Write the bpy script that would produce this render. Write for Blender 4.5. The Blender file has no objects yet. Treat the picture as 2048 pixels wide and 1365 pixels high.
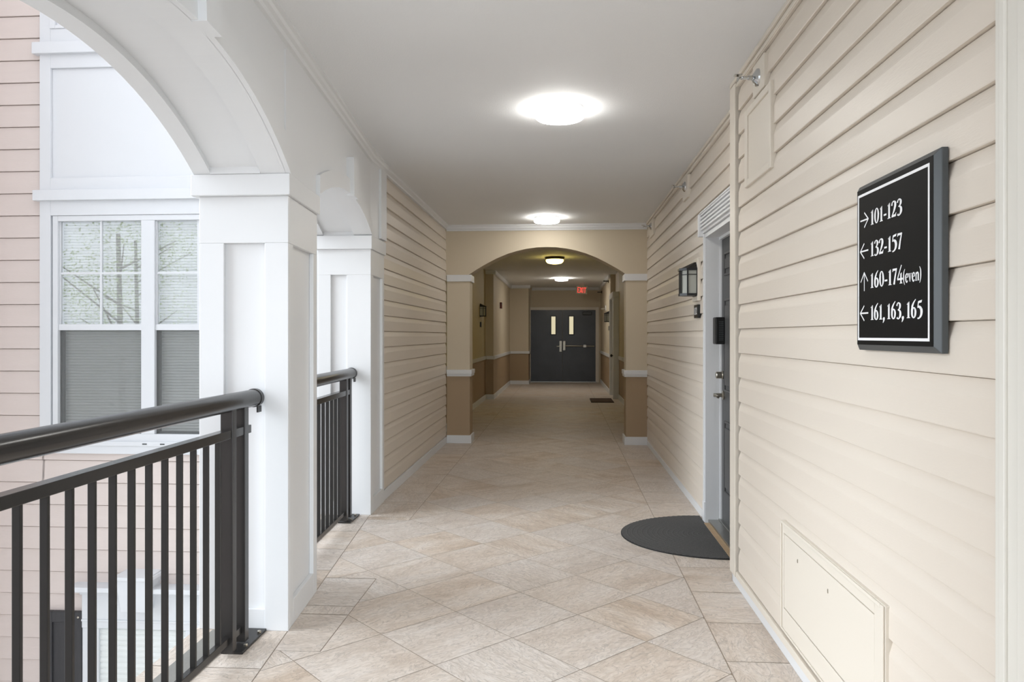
import bpy, bmesh, math, random
from mathutils import Vector, Matrix

random.seed(7)
S = bpy.context.scene
COL = S.collection

# ------------------------------------------------------------------ camera, world, exposure
CAM_H, YAW, FOC = 1.33, 0.0690, 1488.0
cam = bpy.data.cameras.new('camera')
cam.sensor_fit = 'HORIZONTAL'
cam.sensor_width = 36.0
cam.lens = 36.0 * FOC / 2048.0
cam.shift_y = -(682.5 - 671.0) / 2048.0
cam.clip_start, cam.clip_end = 0.02, 300
camo = bpy.data.objects.new('camera', cam)
COL.objects.link(camo)
camo.location = (0, 0, CAM_H)
camo.rotation_euler = (math.pi / 2, 0, YAW)
S.camera = camo

world = bpy.data.worlds.new('overcast_sky')
S.world = world
world.use_nodes = True
wn = world.node_tree
wn.nodes.clear()
SKY_BASE, SKY_SUN, SUN_DIR = 0.60, 5.5, (-0.88, -0.20, 0.40)   # overcast, brightest where the sun stands behind cloud
w_out = wn.nodes.new('ShaderNodeOutputWorld')
w_bg = wn.nodes.new('ShaderNodeBackground')
w_tc = wn.nodes.new('ShaderNodeTexCoord')
w_dot = wn.nodes.new('ShaderNodeVectorMath')
w_dot.operation = 'DOT_PRODUCT'
w_dot.inputs[1].default_value = Vector(SUN_DIR).normalized()
w_max = wn.nodes.new('ShaderNodeMath')
w_max.operation = 'MAXIMUM'
w_max.inputs[1].default_value = 0.0
w_pow = wn.nodes.new('ShaderNodeMath')
w_pow.operation = 'POWER'
w_pow.inputs[1].default_value = 9.0
w_mad = wn.nodes.new('ShaderNodeMath')
w_mad.operation = 'MULTIPLY_ADD'
w_mad.inputs[1].default_value = SKY_SUN
w_mad.inputs[2].default_value = SKY_BASE
wn.links.new(w_tc.outputs['Generated'], w_dot.inputs[0])
wn.links.new(w_dot.outputs['Value'], w_max.inputs[0])
wn.links.new(w_max.outputs[0], w_pow.inputs[0])
wn.links.new(w_pow.outputs[0], w_mad.inputs[0])
w_bg.inputs['Color'].default_value = (0.86, 0.93, 1.0, 1)
BACK_SKY, BACK_DIR = 1.9, (0.30, -0.92, 0.24)      # bright open sky beyond the landing
b_dot = wn.nodes.new('ShaderNodeVectorMath')
b_dot.operation = 'DOT_PRODUCT'
b_dot.inputs[1].default_value = Vector(BACK_DIR).normalized()
b_max = wn.nodes.new('ShaderNodeMath')
b_max.operation = 'MAXIMUM'
b_max.inputs[1].default_value = 0.0
b_pow = wn.nodes.new('ShaderNodeMath')
b_pow.operation = 'POWER'
b_pow.inputs[1].default_value = 8.0
b_mad = wn.nodes.new('ShaderNodeMath')
b_mad.operation = 'MULTIPLY_ADD'
b_mad.inputs[1].default_value = BACK_SKY
wn.links.new(w_tc.outputs['Generated'], b_dot.inputs[0])
wn.links.new(b_dot.outputs['Value'], b_max.inputs[0])
wn.links.new(b_max.outputs[0], b_pow.inputs[0])
wn.links.new(b_pow.outputs[0], b_mad.inputs[0])
wn.links.new(w_mad.outputs[0], b_mad.inputs[2])
wn.links.new(b_mad.outputs[0], w_bg.inputs['Strength'])
wn.links.new(w_bg.outputs[0], w_out.inputs[0])

S.view_settings.view_transform = 'Standard'
S.view_settings.look = 'None'
S.view_settings.gamma = 1.0
S.view_settings.use_curve_mapping = False
S.view_settings.exposure = 0.97
LAMP_W = 18.0          # emission strength of the white ceiling discs
LAMP_Y = 9.0           # the yellow one in the hall

# ------------------------------------------------------------------ colours and materials
def lin(c):
    def f(v):
        v /= 255.0
        return v / 12.92 if v <= 0.04045 else ((v + 0.055) / 1.055) ** 2.4
    return (f(c[0]), f(c[1]), f(c[2]), 1.0)

def mat(name, rgb, rough=0.5, metal=0.0, var=0.0, vscale=3.0, bump=0.0, bscale=60.0, stretch=None, spec=0.5):
    m = bpy.data.materials.new(name)
    m.use_nodes = True
    nt = m.node_tree
    b = nt.nodes['Principled BSDF']
    b.inputs['Roughness'].default_value = rough
    b.inputs['Metallic'].default_value = metal
    b.inputs['Specular IOR Level'].default_value = spec
    c = lin(rgb)
    b.inputs['Base Color'].default_value = c
    tc = nt.nodes.new('ShaderNodeNewGeometry')
    src = tc.outputs['Position']
    if stretch:
        mp = nt.nodes.new('ShaderNodeMapping')
        mp.inputs['Scale'].default_value = stretch
        nt.links.new(src, mp.inputs['Vector'])
        src = mp.outputs['Vector']
    if var > 0:
        n = nt.nodes.new('ShaderNodeTexNoise')
        n.inputs['Scale'].default_value = vscale
        n.inputs['Detail'].default_value = 5
        nt.links.new(src, n.inputs['Vector'])
        mx = nt.nodes.new('ShaderNodeMix')
        mx.data_type = 'RGBA'
        mx.inputs[6].default_value = tuple(min(1, v * (1 - var)) for v in c[:3]) + (1,)
        mx.inputs[7].default_value = tuple(min(1, v * (1 + var)) for v in c[:3]) + (1,)
        nt.links.new(n.outputs['Fac'], mx.inputs[0])
        nt.links.new(mx.outputs[2], b.inputs['Base Color'])
    if bump > 0:
        n2 = nt.nodes.new('ShaderNodeTexNoise')
        n2.inputs['Scale'].default_value = bscale
        n2.inputs['Detail'].default_value = 4
        nt.links.new(src, n2.inputs['Vector'])
        bp = nt.nodes.new('ShaderNodeBump')
        bp.inputs['Strength'].default_value = bump
        bp.inputs['Distance'].default_value = 0.004
        nt.links.new(n2.outputs['Fac'], bp.inputs['Height'])
        nt.links.new(bp.outputs[0], b.inputs['Normal'])
    return m

def emit(name, rgb, strength):
    m = bpy.data.materials.new(name)
    m.use_nodes = True
    nt = m.node_tree
    nt.nodes.clear()
    o = nt.nodes.new('ShaderNodeOutputMaterial')
    e = nt.nodes.new('ShaderNodeEmission')
    e.inputs['Color'].default_value = lin(rgb)
    e.inputs['Strength'].default_value = strength
    nt.links.new(e.outputs[0], o.inputs[0])
    return m

def glass(name, gloss=0.28, tint=(252, 253, 253), dark=None):
    m = bpy.data.materials.new(name)
    m.use_nodes = True
    nt = m.node_tree
    nt.nodes.clear()
    o = nt.nodes.new('ShaderNodeOutputMaterial')
    g = nt.nodes.new('ShaderNodeBsdfGlossy')
    g.inputs['Roughness'].default_value = 0.0
    t = nt.nodes.new('ShaderNodeBsdfTransparent')
    t.inputs['Color'].default_value = lin(tint)
    mx = nt.nodes.new('ShaderNodeMixShader')
    mx.inputs[0].default_value = gloss
    nt.links.new(t.outputs[0], mx.inputs[1])
    nt.links.new(g.outputs[0], mx.inputs[2])
    nt.links.new(mx.outputs[0], o.inputs[0])
    return m

def screen_mat():
    m = bpy.data.materials.new('insect_screen_mesh')
    m.use_nodes = True
    nt = m.node_tree
    nt.nodes.clear()
    o = nt.nodes.new('ShaderNodeOutputMaterial')
    d = nt.nodes.new('ShaderNodeBsdfDiffuse')
    d.inputs['Color'].default_value = lin((140, 142, 141))
    t = nt.nodes.new('ShaderNodeBsdfTransparent')
    mx = nt.nodes.new('ShaderNodeMixShader')
    mx.inputs[0].default_value = 0.28
    nt.links.new(t.outputs[0], mx.inputs[1])
    nt.links.new(d.outputs[0], mx.inputs[2])
    nt.links.new(mx.outputs[0], o.inputs[0])
    return m

def tile_mat():
    m = bpy.data.materials.new('slate_look_porcelain_tile')
    m.use_nodes = True
    nt = m.node_tree
    b = nt.nodes['Principled BSDF']
    uv = nt.nodes.new('ShaderNodeUVMap')
    uv.uv_map = 'uv'
    at = nt.nodes.new('ShaderNodeAttribute')
    at.attribute_name = 'tint'
    mp = nt.nodes.new('ShaderNodeMapping')
    mp.inputs['Scale'].default_value = (2.6, 6.5, 1)
    nt.links.new(uv.outputs[0], mp.inputs[0])
    def noise(scale, detail, rough, dist):
        n = nt.nodes.new('ShaderNodeTexNoise')
        n.inputs['Scale'].default_value = scale
        n.inputs['Detail'].default_value = detail
        n.inputs['Roughness'].default_value = rough
        n.inputs['Distortion'].default_value = dist
        nt.links.new(mp.outputs[0], n.inputs['Vector'])
        return n.outputs['Fac']
    def math_(op, a, c):
        n = nt.nodes.new('ShaderNodeMath')
        n.operation = op
        for i, v in enumerate((a, c)):
            if isinstance(v, (int, float)): n.inputs[i].default_value = v
            else: nt.links.new(v, n.inputs[i])
        return n.outputs[0]
    cloud = noise(0.9, 5, 0.55, 0.4)
    cleft = noise(1.9, 5, 0.50, 0.9)
    grain = noise(9.0, 6, 0.6, 0.3)
    steps = math_('SNAP', cleft, 0.0909)                    # split-slate ledges
    height = math_('ADD', math_('MULTIPLY', steps, 0.9), math_('ADD', math_('MULTIPLY', cleft, 0.5), math_('MULTIPLY', grain, 0.35)))
    r1 = nt.nodes.new('ShaderNodeValToRGB')
    e = r1.color_ramp.elements
    e[0].position, e[0].color = 0.30, lin((200, 181, 162))
    e[1].position, e[1].color = 0.72, lin((231, 221, 211))
    x = e.new(0.5); x.color = lin((219, 204, 189))
    nt.links.new(cloud, r1.inputs[0])
    mg = nt.nodes.new('ShaderNodeMix'); mg.data_type = 'RGBA'
    mg.inputs[7].default_value = lin((219, 213, 208))
    nt.links.new(math_('MULTIPLY', at.outputs['Fac'], 0.55), mg.inputs[0])
    nt.links.new(r1.outputs[0], mg.inputs[6])
    r2 = nt.nodes.new('ShaderNodeValToRGB')
    r2.color_ramp.elements[0].position, r2.color_ramp.elements[0].color = 0.36, (0.74, 0.71, 0.68, 1)
    r2.color_ramp.elements[1].position, r2.color_ramp.elements[1].color = 0.58, (1, 1, 1, 1)
    nt.links.new(grain, r2.inputs[0])
    mm = nt.nodes.new('ShaderNodeMix'); mm.data_type = 'RGBA'; mm.blend_type = 'MULTIPLY'
    mm.inputs[0].default_value = 0.6
    nt.links.new(mg.outputs[2], mm.inputs[6])
    nt.links.new(r2.outputs[0], mm.inputs[7])
    edge = math_('MINIMUM', math_('MULTIPLY', math_('FRACT', math_('MULTIPLY', cleft, 11.0), 0), 3.0), 1.0)
    worn = math_('MULTIPLY', math_('SUBTRACT', 1.0, edge), math_('GREATER_THAN', grain, 0.45))  # shade of the ledge crevices put into the colour, no real wear
    shade = math_('SUBTRACT', 1.0, math_('MULTIPLY', worn, 0.30))
    mc = nt.nodes.new('ShaderNodeMix'); mc.data_type = 'RGBA'; mc.blend_type = 'MULTIPLY'
    mc.inputs[0].default_value = 1.0
    nt.links.new(mm.outputs[2], mc.inputs[6])
    nt.links.new(shade, mc.inputs[7])
    nt.links.new(mc.outputs[2], b.inputs['Base Color'])
    bp = nt.nodes.new('ShaderNodeBump')
    bp.inputs['Strength'].default_value = 0.9
    bp.inputs['Distance'].default_value = 0.010
    nt.links.new(height, bp.inputs['Height'])
    nt.links.new(bp.outputs[0], b.inputs['Normal'])
    b.inputs['Roughness'].default_value = 0.5
    return m

def leaf_mat():
    m = mat('green_leaves', (165, 185, 130), 0.6, var=0.4, vscale=2.0)
    return m

M = {}
M['white'] = mat('painted_white_trim', (224, 225, 226), 0.42, var=0.02, vscale=2)
M['white_ext'] = mat('exterior_white_trim', (217, 220, 224), 0.45, var=0.015, vscale=2)
M['cream'] = mat('cream_vinyl_siding', (221, 211, 198), 0.42, var=0.025, vscale=1.5, bump=0.12, bscale=40, stretch=(1, 1, 6))
M['creamtrim'] = mat('cream_vinyl_trim', (224, 216, 203), 0.4)
M['palevinyl'] = mat('pale_vinyl_corner_post', (226, 223, 214), 0.4)
M['pink'] = mat('pinkish_beige_clapboard', (216, 205, 200), 0.6, var=0.03, vscale=2, bump=0.25, bscale=25, stretch=(1, 1, 12))
M['ceil'] = mat('ceiling_paint', (234, 235, 236), 0.75, var=0.02, vscale=1.0, bump=0.3, bscale=120)
M['tan'] = mat('tan_wall_paint', (208, 195, 172), 0.6, var=0.02, vscale=1.5)
M['brown'] = mat('brown_wainscot_paint', (166, 143, 114), 0.6, var=0.02, vscale=1.5)
M['olive'] = mat('olive_tan_wall_paint', (196, 182, 140), 0.6, var=0.02, vscale=1.5)
M['tile'] = tile_mat()
M['grout'] = mat('grey_brown_grout', (168, 153, 137), 0.9, var=0.1, vscale=30)
M['concrete'] = mat('grey_concrete', (140, 138, 133), 0.9, var=0.12, vscale=9, bump=0.4)
M['rail'] = mat('dark_bronze_powder_coat', (40, 38, 37), 0.24, spec=0.6, bump=0.03, bscale=200)
M['bal'] = mat('black_powder_coated_bar', (32, 31, 30), 0.36, bump=0.03, bscale=200)
M['doorgrey'] = mat('charcoal_door_paint', (78, 78, 78), 0.42, spec=0.3, var=0.05, vscale=4)
M['steeldoor'] = mat('worn_black_steel_door', (66, 69, 75), 0.30, var=0.35, vscale=2.5)
M['black'] = mat('black_enamel', (26, 26, 26), 0.35)
M['signface'] = mat('black_sign_face', (17, 17, 17), 0.5, spec=0.12)
M['signedge'] = mat('charcoal_sign_edge', (70, 74, 76), 0.4)
M['lettering'] = mat('white_sign_lettering', (245, 245, 245), 0.5)
M['chrome'] = mat('chrome', (200, 203, 205), 0.12, metal=1.0)
M['nickel'] = mat('brushed_nickel', (178, 172, 160), 0.3, metal=1.0)
M['alu'] = mat('aluminium_threshold', (176, 176, 172), 0.35, metal=1.0)
M['mat'] = mat('charcoal_ribbed_carpet', (82, 81, 80), 0.95, var=0.6, vscale=170, bump=0.8, bscale=220)
M['rubber'] = mat('black_rubber', (30, 30, 30), 0.7)
M['brownmat'] = mat('brown_coir_mat', (84, 62, 44), 0.95, var=0.3, vscale=120)
M['frost'] = mat('frosted_glass', (176, 178, 170), 0.5)
M['lamp'] = emit('lit_white_diffuser', (255, 252, 246), LAMP_W)
M['lamp_hall'] = emit('lit_white_hall_diffuser', (255, 250, 240), LAMP_W * 1.9)
M['lampy'] = emit('lit_yellow_glass', (255, 226, 120), LAMP_Y)
M['lampbody'] = mat('lamp_base_white', (225, 225, 225), 0.5)
M['bronze'] = mat('bronze_lamp_rim', (70, 60, 40), 0.4, metal=0.6)
M['exit'] = emit('lit_red_lettering', (238, 78, 66), 0.62)
M['exitbody'] = mat('exit_sign_housing', (196, 186, 164), 0.5)
M['red'] = mat('dark_red_plastic', (95, 38, 28), 0.5)
M['glass'] = glass('window_glass', 0.20)
M['glasslow'] = glass('window_glass_behind_screen', 0.05)
M['screen'] = screen_mat()
M['blind'] = mat('white_blind_slats', (238, 239, 238), 0.6)
M['shutter'] = mat('black_wood_grain_shutter', (52, 52, 55), 0.5, var=0.25, vscale=6, stretch=(8, 1, 1), bump=0.3, bscale=30)
M['roomdark'] = mat('dim_room', (120, 118, 112), 0.9)
M['ground'] = mat('pale_courtyard_paving', (222, 219, 214), 0.9, var=0.1, vscale=1.2)
M['bark'] = mat('grey_bark', (96, 86, 76), 0.9, var=0.3, vscale=9)
M['leaf'] = leaf_mat()
M['wood'] = mat('bare_wood_threshold', (176, 150, 118), 0.6, var=0.1, vscale=20)
M['pane'] = emit('lit_vision_panel', (215, 204, 170), 0.55)
M['doorwhite'] = mat('white_interior_door', (214, 214, 210), 0.45)

# ------------------------------------------------------------------ mesh helpers
class MB:
    def __init__(self):
        self.v, self.f = [], []
    def add(self, vs, fs):
        n = len(self.v)
        self.v += [tuple(p) for p in vs]
        self.f += [tuple(i + n for i in f) for f in fs]
        return self
    def box(self, x0, x1, y0, y1, z0, z1):
        if x0 > x1: x0, x1 = x1, x0
        if y0 > y1: y0, y1 = y1, y0
        if z0 > z1: z0, z1 = z1, z0
        return self.add([(x0,y0,z0),(x1,y0,z0),(x1,y1,z0),(x0,y1,z0),(x0,y0,z1),(x1,y0,z1),(x1,y1,z1),(x0,y1,z1)],
                        [(0,3,2,1),(4,5,6,7),(0,1,5,4),(1,2,6,5),(2,3,7,6),(3,0,4,7)])
    def extrude(self, poly, fn0, fn1):
        """poly: 2D points; fn0/fn1 map them to the two 3D caps."""
        n = len(poly)
        vs = [fn0(p) for p in poly] + [fn1(p) for p in poly]
        fs = [tuple(range(n))[::-1], tuple(range(n, 2 * n))]
        for i in range(n):
            j = (i + 1) % n
            fs.append((i, j, n + j, n + i))
        return self.add(vs, fs)
    def strip(self, pts, fn0, fn1):
        """open profile swept straight"""
        n = len(pts)
        vs = [fn0(p) for p in pts] + [fn1(p) for p in pts]
        return self.add(vs, [(i, i + 1, n + i + 1, n + i) for i in range(n - 1)])
    def tube(self, a, b, r, r2=None, n=16, caps=True):
        a, b = Vector(a), Vector(b)
        d = (b - a).normalized()
        u = d.orthogonal().normalized()
        w = d.cross(u)
        r2 = r if r2 is None else r2
        vs = []
        for p, rr in ((a, r), (b, r2)):
            for i in range(n):
                t = 2 * math.pi * i / n
                vs.append(p + (u * math.cos(t) + w * math.sin(t)) * rr)
        fs = [(i, (i + 1) % n, n + (i + 1) % n, n + i) for i in range(n)]
        if caps:
            fs += [tuple(range(n))[::-1], tuple(range(n, 2 * n))]
        return self.add(vs, fs)
    def path(self, pts, r, n=10):
        for i in range(len(pts) - 1):
            self.tube(pts[i], pts[i + 1], r, n=n)
        return self
    def lathe(self, prof, c, axis='z', n=40, sign=1):
        vs, fs = [], []
        for (r, h) in prof:
            for i in range(n):
                t = 2 * math.pi * i / n
                a, b = r * math.cos(t), r * math.sin(t)
                if axis == 'z': vs.append((c[0] + a, c[1] + b, c[2] + sign * h))
                elif axis == 'x': vs.append((c[0] + sign * h, c[1] + a, c[2] + b))
                else: vs.append((c[0] + a, c[1] + sign * h, c[2] + b))
        m = len(prof)
        for k in range(m - 1):
            for i in range(n):
                j = (i + 1) % n
                fs.append((k * n + i, k * n + j, (k + 1) * n + j, (k + 1) * n + i))
        fs.append(tuple(range(n))[::-1])
        fs.append(tuple(range((m - 1) * n, m * n)))
        return self.add(vs, fs)
    def xform(self, fn):
        self.v = [tuple(fn(p)) for p in self.v]
        return self

def frame_yz(m, xa, xb, y0, y1, z0, z1, wl, wr, wb, wt):
    m.box(xa, xb, y0, y0 + wl, z0, z1).box(xa, xb, y1 - wr, y1, z0, z1)
    return m.box(xa, xb, y0 + wl, y1 - wr, z0, z0 + wb).box(xa, xb, y0 + wl, y1 - wr, z1 - wt, z1)

def frame_xz(m, ya, yb, x0, x1, z0, z1, wl, wr, wb, wt):
    m.box(x0, x0 + wl, ya, yb, z0, z1).box(x1 - wr, x1, ya, yb, z0, z1)
    return m.box(x0 + wl, x1 - wr, ya, yb, z0, z0 + wb).box(x0 + wl, x1 - wr, ya, yb, z1 - wt, z1)

def world_loc(o):
    l = Vector(o.location)
    while o.parent:
        o = o.parent
        l += Vector(o.location)
    return l

def build(name, mb, material, parent=None, bevel=0.0, smooth=False, label=None, origin=None, segs=2):
    vs = mb.v
    if origin is None:
        if parent is not None and parent.type == 'EMPTY' and False:
            origin = Vector((0, 0, 0))
        lo = [min(p[k] for p in vs) for k in range(3)]
        hi = [max(p[k] for p in vs) for k in range(3)]
        origin = Vector(((lo[0] + hi[0]) / 2, (lo[1] + hi[1]) / 2, lo[2]))
    origin = Vector(origin)
    me = bpy.data.meshes.new(name)
    me.from_pydata([(p[0] - origin.x, p[1] - origin.y, p[2] - origin.z) for p in vs], [], mb.f)
    bm = bmesh.new()
    bm.from_mesh(me)
    bmesh.ops.recalc_face_normals(bm, faces=bm.faces)
    bm.to_mesh(me)
    bm.free()
    me.materials.append(material)
    o = bpy.data.objects.new(name, me)
    COL.objects.link(o)
    if parent is not None:
        o.parent = parent
        o.location = origin - world_loc(parent)
    else:
        o.location = origin
    if smooth:
        me.shade_smooth()
        try:
            me.set_sharp_from_angle(angle=math.radians(38))
        except Exception:
            pass
    if bevel > 0:
        b = o.modifiers.new('soft_edge', 'BEVEL')
        b.width = bevel
        b.segments = segs
        b.limit_method = 'ANGLE'
        b.angle_limit = math.radians(40)
    if label:
        o['label'] = label
    return o

def thing(name, label, cat, loc, group=None):
    o = bpy.data.objects.new(name, None)
    o.empty_display_size = 0.1
    COL.objects.link(o)
    o.location = loc
    return tag(o, label, cat, group)

def tag(o, label, cat, group=None):
    o['label'] = label
    o['category'] = cat
    if group:
        o['group'] = group
    return o

def structure(o, label=None):
    o['kind'] = 'structure'
    if label:
        o['label'] = label
    return o

def struct_empty(name, loc, label=None):
    o = bpy.data.objects.new(name, None)
    COL.objects.link(o)
    o.location = loc
    return structure(o, label)

def copy_part(o, parent, dloc):
    c = o.copy()
    COL.objects.link(c)
    c.parent = parent
    c.location = Vector(o.location) + Vector(dloc)
    return c

def copy_tree(o, loc, label=None):
    r = o.copy()
    COL.objects.link(r)
    r.location = loc
    if label:
        r['label'] = label
    for ch in list(o.children):
        c = ch.copy()
        COL.objects.link(c)
        c.parent = r
        for g in list(ch.children):
            d = g.copy()
            COL.objects.link(d)
            d.parent = c
    return r

CEIL = 2.684
def gx(y):                     # inner face of the arcaded wall: angled, then parallel near the far pillar
    return -1.235 - 0.09 * (min(y, 5.45) - 3.26)

# ------------------------------------------------------------------ floor of real tiles
def clip(poly, a, b, c):       # keep a*x+b*y<=c
    out = []
    for i in range(len(poly)):
        p, q = poly[i], poly[(i + 1) % len(poly)]
        dp, dq = a * p[0] + b * p[1] - c, a * q[0] + b * q[1] - c
        if dp <= 0: out.append(p)
        if dp * dq < 0:
            t = dp / (dp - dq)
            out.append((p[0] + (q[0] - p[0]) * t, p[1] + (q[1] - p[1]) * t))
    return out

def area(p):
    return 0.5 * sum(p[i][0] * p[(i + 1) % len(p)][1] - p[(i + 1) % len(p)][0] * p[i][1] for i in range(len(p)))

G = 0.0022                     # half grout width
tiles = []                     # (polygon, centre, angle, tint)
TS = 0.4127
def diag(bounds):
    c = math.cos(math.pi / 4)
    for i in range(-60, 60):
        for j in range(-60, 60):
            X = -0.8077 + TS * c * (i + j)
            Y = 3.260 + TS * c * (i - j)
            if not (-2.2 < Y < 21.8 and -2.5 < X < 2.2): continue
            h = TS - G * 1.4
            cx, cy = X + TS * c, Y
            r = h * c
            poly = [(cx - r, cy), (cx, cy - r), (cx + r, cy), (cx, cy + r)]
            for (a, b, d) in bounds:
                poly = clip(poly, a, b, d)
                if len(poly) < 3: break
            if len(poly) >= 3 and abs(area(poly)) > 2e-4:
                rnd = random.Random(i * 977 + j * 31 + 5)
                tiles.append((poly, (cx, cy), math.radians(45 + 90 * (rnd.random() < 0.35)), rnd.random(), (rnd.random() * 40, rnd.random() * 40)))

def straight(x0f, x1f, y0, y1, first, pitch=0.4127):
    y = first
    while y > y0: y -= pitch
    k = 0
    while y < y1:
        a, b = max(y, y0) + G, min(y + pitch, y1) - G
        if b - a > 0.02:
            poly = [(x0f(a) + G, a), (x1f(a) - G, a), (x1f(b) - G, b), (x0f(b) + G, b)]
            rnd = random.Random(int(y * 991) + int(x0f(a) * 77))
            tiles.append((poly, (poly[0][0], y), math.radians(90 * (rnd.random() < 0.3)), rnd.random(), (rnd.random() * 40, rnd.random() * 40)))
        y += pitch

RB, LB = 0.661, -1.106
gk = 0.09
gc = -1.235 + gk * 3.26        # x + .09 y = gc on the arcade line
n_ = math.sqrt(1 + gk * gk)
def band(y0, y1, left):
    bs = [(1, 0, RB - G), (0, -1, -y0), (0, 1, y1)]
    bs.append(left)
    diag(bs)
band(5.28, 21.3, (-1, 0, -(LB + G)))
band(4.003, 5.28, (-1, -gk, -(gc + G)))
band(3.06, 4.003, (-1, 0, 1.02 - G))
band(-1.2, 3.06, (-1, -gk, -(gc + G)))
pr = lambda y: -1.02
straight(lambda y: gx(y) + 0.0, pr, 3.06, 3.475, 3.06)
straight(lambda y: gx(y) + 0.0, pr, 3.475, 3.585, 3.475)
straight(lambda y: gx(y) + 0.0, pr, 3.585, 4.003, 3.585)
straight(lambda y: RB, lambda y: 1.30 if y > 4.1 else 0.96, -1.2, 21.3, 3.085)
straight(lambda y: -1.76 if y > 9.3 else -1.50, lambda y: LB, 5.85, 21.3, 3.30)
straight(lambda y: gx(y), lambda y: LB, 5.28, 5.85, 3.30)
straight(lambda y: -1.86 if y > 3.7 else -1.66, lambda y: gx(y), -1.2, 5.86, 3.30)

def build_floor():
    bm = bmesh.new()
    uvl = bm.loops.layers.uv.new('uv')
    tl = bm.faces.layers.float.new('tint')
    for (poly, cen, ang, tint, off) in tiles:
        if area(poly) < 0: poly = poly[::-1]
        top = [bm.verts.new((x, y, 0)) for x, y in poly]
        ca, sa = math.cos(ang), math.sin(ang)
        f = bm.faces.new(top)
        f[tl] = tint
        f.material_index = 0
        for lp in f.loops:
            dx, dy = lp.vert.co.x - cen[0], lp.vert.co.y - cen[1]
            lp[uvl].uv = (dx * ca + dy * sa + off[0], -dx * sa + dy * ca + off[1])
    # grout bed and slab
    for (x0, x1, y0, y1) in ((-1.66, 1.35, -1.2, 9.3), (-1.86, -1.66, 3.72, 5.9), (-1.76, 1.35, 9.3, 21.4)):
        r = [bm.verts.new((x, y, z)) for z in (-0.30, -0.0016) for x, y in ((x0, y0), (x1, y0), (x1, y1), (x0, y1))]
        for q in ((3, 2, 1, 0), (4, 5, 6, 7), (0, 1, 5, 4), (1, 2, 6, 5), (2, 3, 7, 6), (3, 0, 4, 7)):
            f = bm.faces.new([r[i] for i in q])
            f.material_index = 1
    me = bpy.data.meshes.new('floor')
    bm.to_mesh(me)
    bm.free()
    me.materials.append(M['tile'])
    me.materials.append(M['grout'])
    o = bpy.data.objects.new('floor', me)
    COL.objects.link(o)
    structure(o, 'diagonal slate look beige tile floor of the walkway')
build_floor()

# ------------------------------------------------------------------ ceiling
structure(build('ceiling', MB().box(-1.95, 1.45, 0.62, 21.5, CEIL, CEIL + 0.25), M['ceil']), 'smooth white ceiling over the walkway')

# storey above and wing behind the camera, added unseen to shade the facade
structure(build('shading_wall_upper', MB().box(-1.25, 7.0, 0.62, 21.5, CEIL + 0.25, 9.0), M['pink']), 'unseen upper storey above the walkway, added to shade the facade')
structure(build('shading_wall_wing', MB().box(-6.4, -1.6, -3.4, -0.7, -2.95, 9.0), M['pink']), 'unseen wing behind the camera, added to shade the facade')

# ------------------------------------------------------------------ siding
DUTCH = [(0.0, 0.0135), (0.003, 0.0145), (0.080, 0.0135), (0.086, 0.0122), (0.1240, 0.0010), (0.1242, -0.005), (0.1268, -0.005)]
LAP = [(0.0, 0.0135), (0.002, 0.0145), (0.1908, 0.002), (0.1910, -0.012), (0.1968, -0.012)]
def siding_into(mb, p0, p1, nrm, z0, z1, phase, pitch, prof):
    k = math.floor((z0 - phase) / pitch)
    pts = []
    while phase + k * pitch < z1:
        zb = phase + k * pitch
        for (dz, pr_) in prof:
            pts.append((zb + dz, pr_))
        k += 1
    pts.append((phase + k * pitch, prof[0][1]))
    out = []
    for i in range(len(pts) - 1):          # clip to z0..z1
        (a, pa), (b, pb) = pts[i], pts[i + 1]
        if b <= z0 or a >= z1:
            continue
        if a < z0: pa = pa + (pb - pa) * (z0 - a) / (b - a); a = z0
        if b > z1: pb = pa + (pb - pa) * (z1 - a) / (b - a); b = z1
        if not out or out[-1] != (a, pa): out.append((a, pa))
        out.append((b, pb))
    f0 = lambda q: (p0[0] + nrm[0] * q[1], p0[1] + nrm[1] * q[1], q[0])
    f1 = lambda q: (p1[0] + nrm[0] * q[1], p1[1] + nrm[1] * q[1], q[0])
    mb.strip(out, f0, f1)
    # backing sheet behind the courses
    bk = -0.02
    mb.add([(p0[0] + nrm[0]*bk, p0[1] + nrm[1]*bk, z0), (p1[0] + nrm[0]*bk, p1[1] + nrm[1]*bk, z0),
            (p1[0] + nrm[0]*bk, p1[1] + nrm[1]*bk, z1), (p0[0] + nrm[0]*bk, p0[1] + nrm[1]*bk, z1)], [(0, 1, 2, 3)])
    return mb

PH = 0.0945
P5 = 0.127
# right wall, near part (stands forward) with its return
XN = 0.928
mb = MB()
siding_into(mb, (XN, 1.43), (XN, 3.966), (-1, 0), 0.055, 2.684, PH, P5, DUTCH)
structure(build('wall_right', mb, M['cream']), 'near cream vinyl siding wall with the directory sign')
structure(build('wall_right_core', MB().box(XN + 0.022, 1.30, 1.43, 4.095, 0, CEIL), M['creamtrim']), 'end of the near siding wall')
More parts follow.
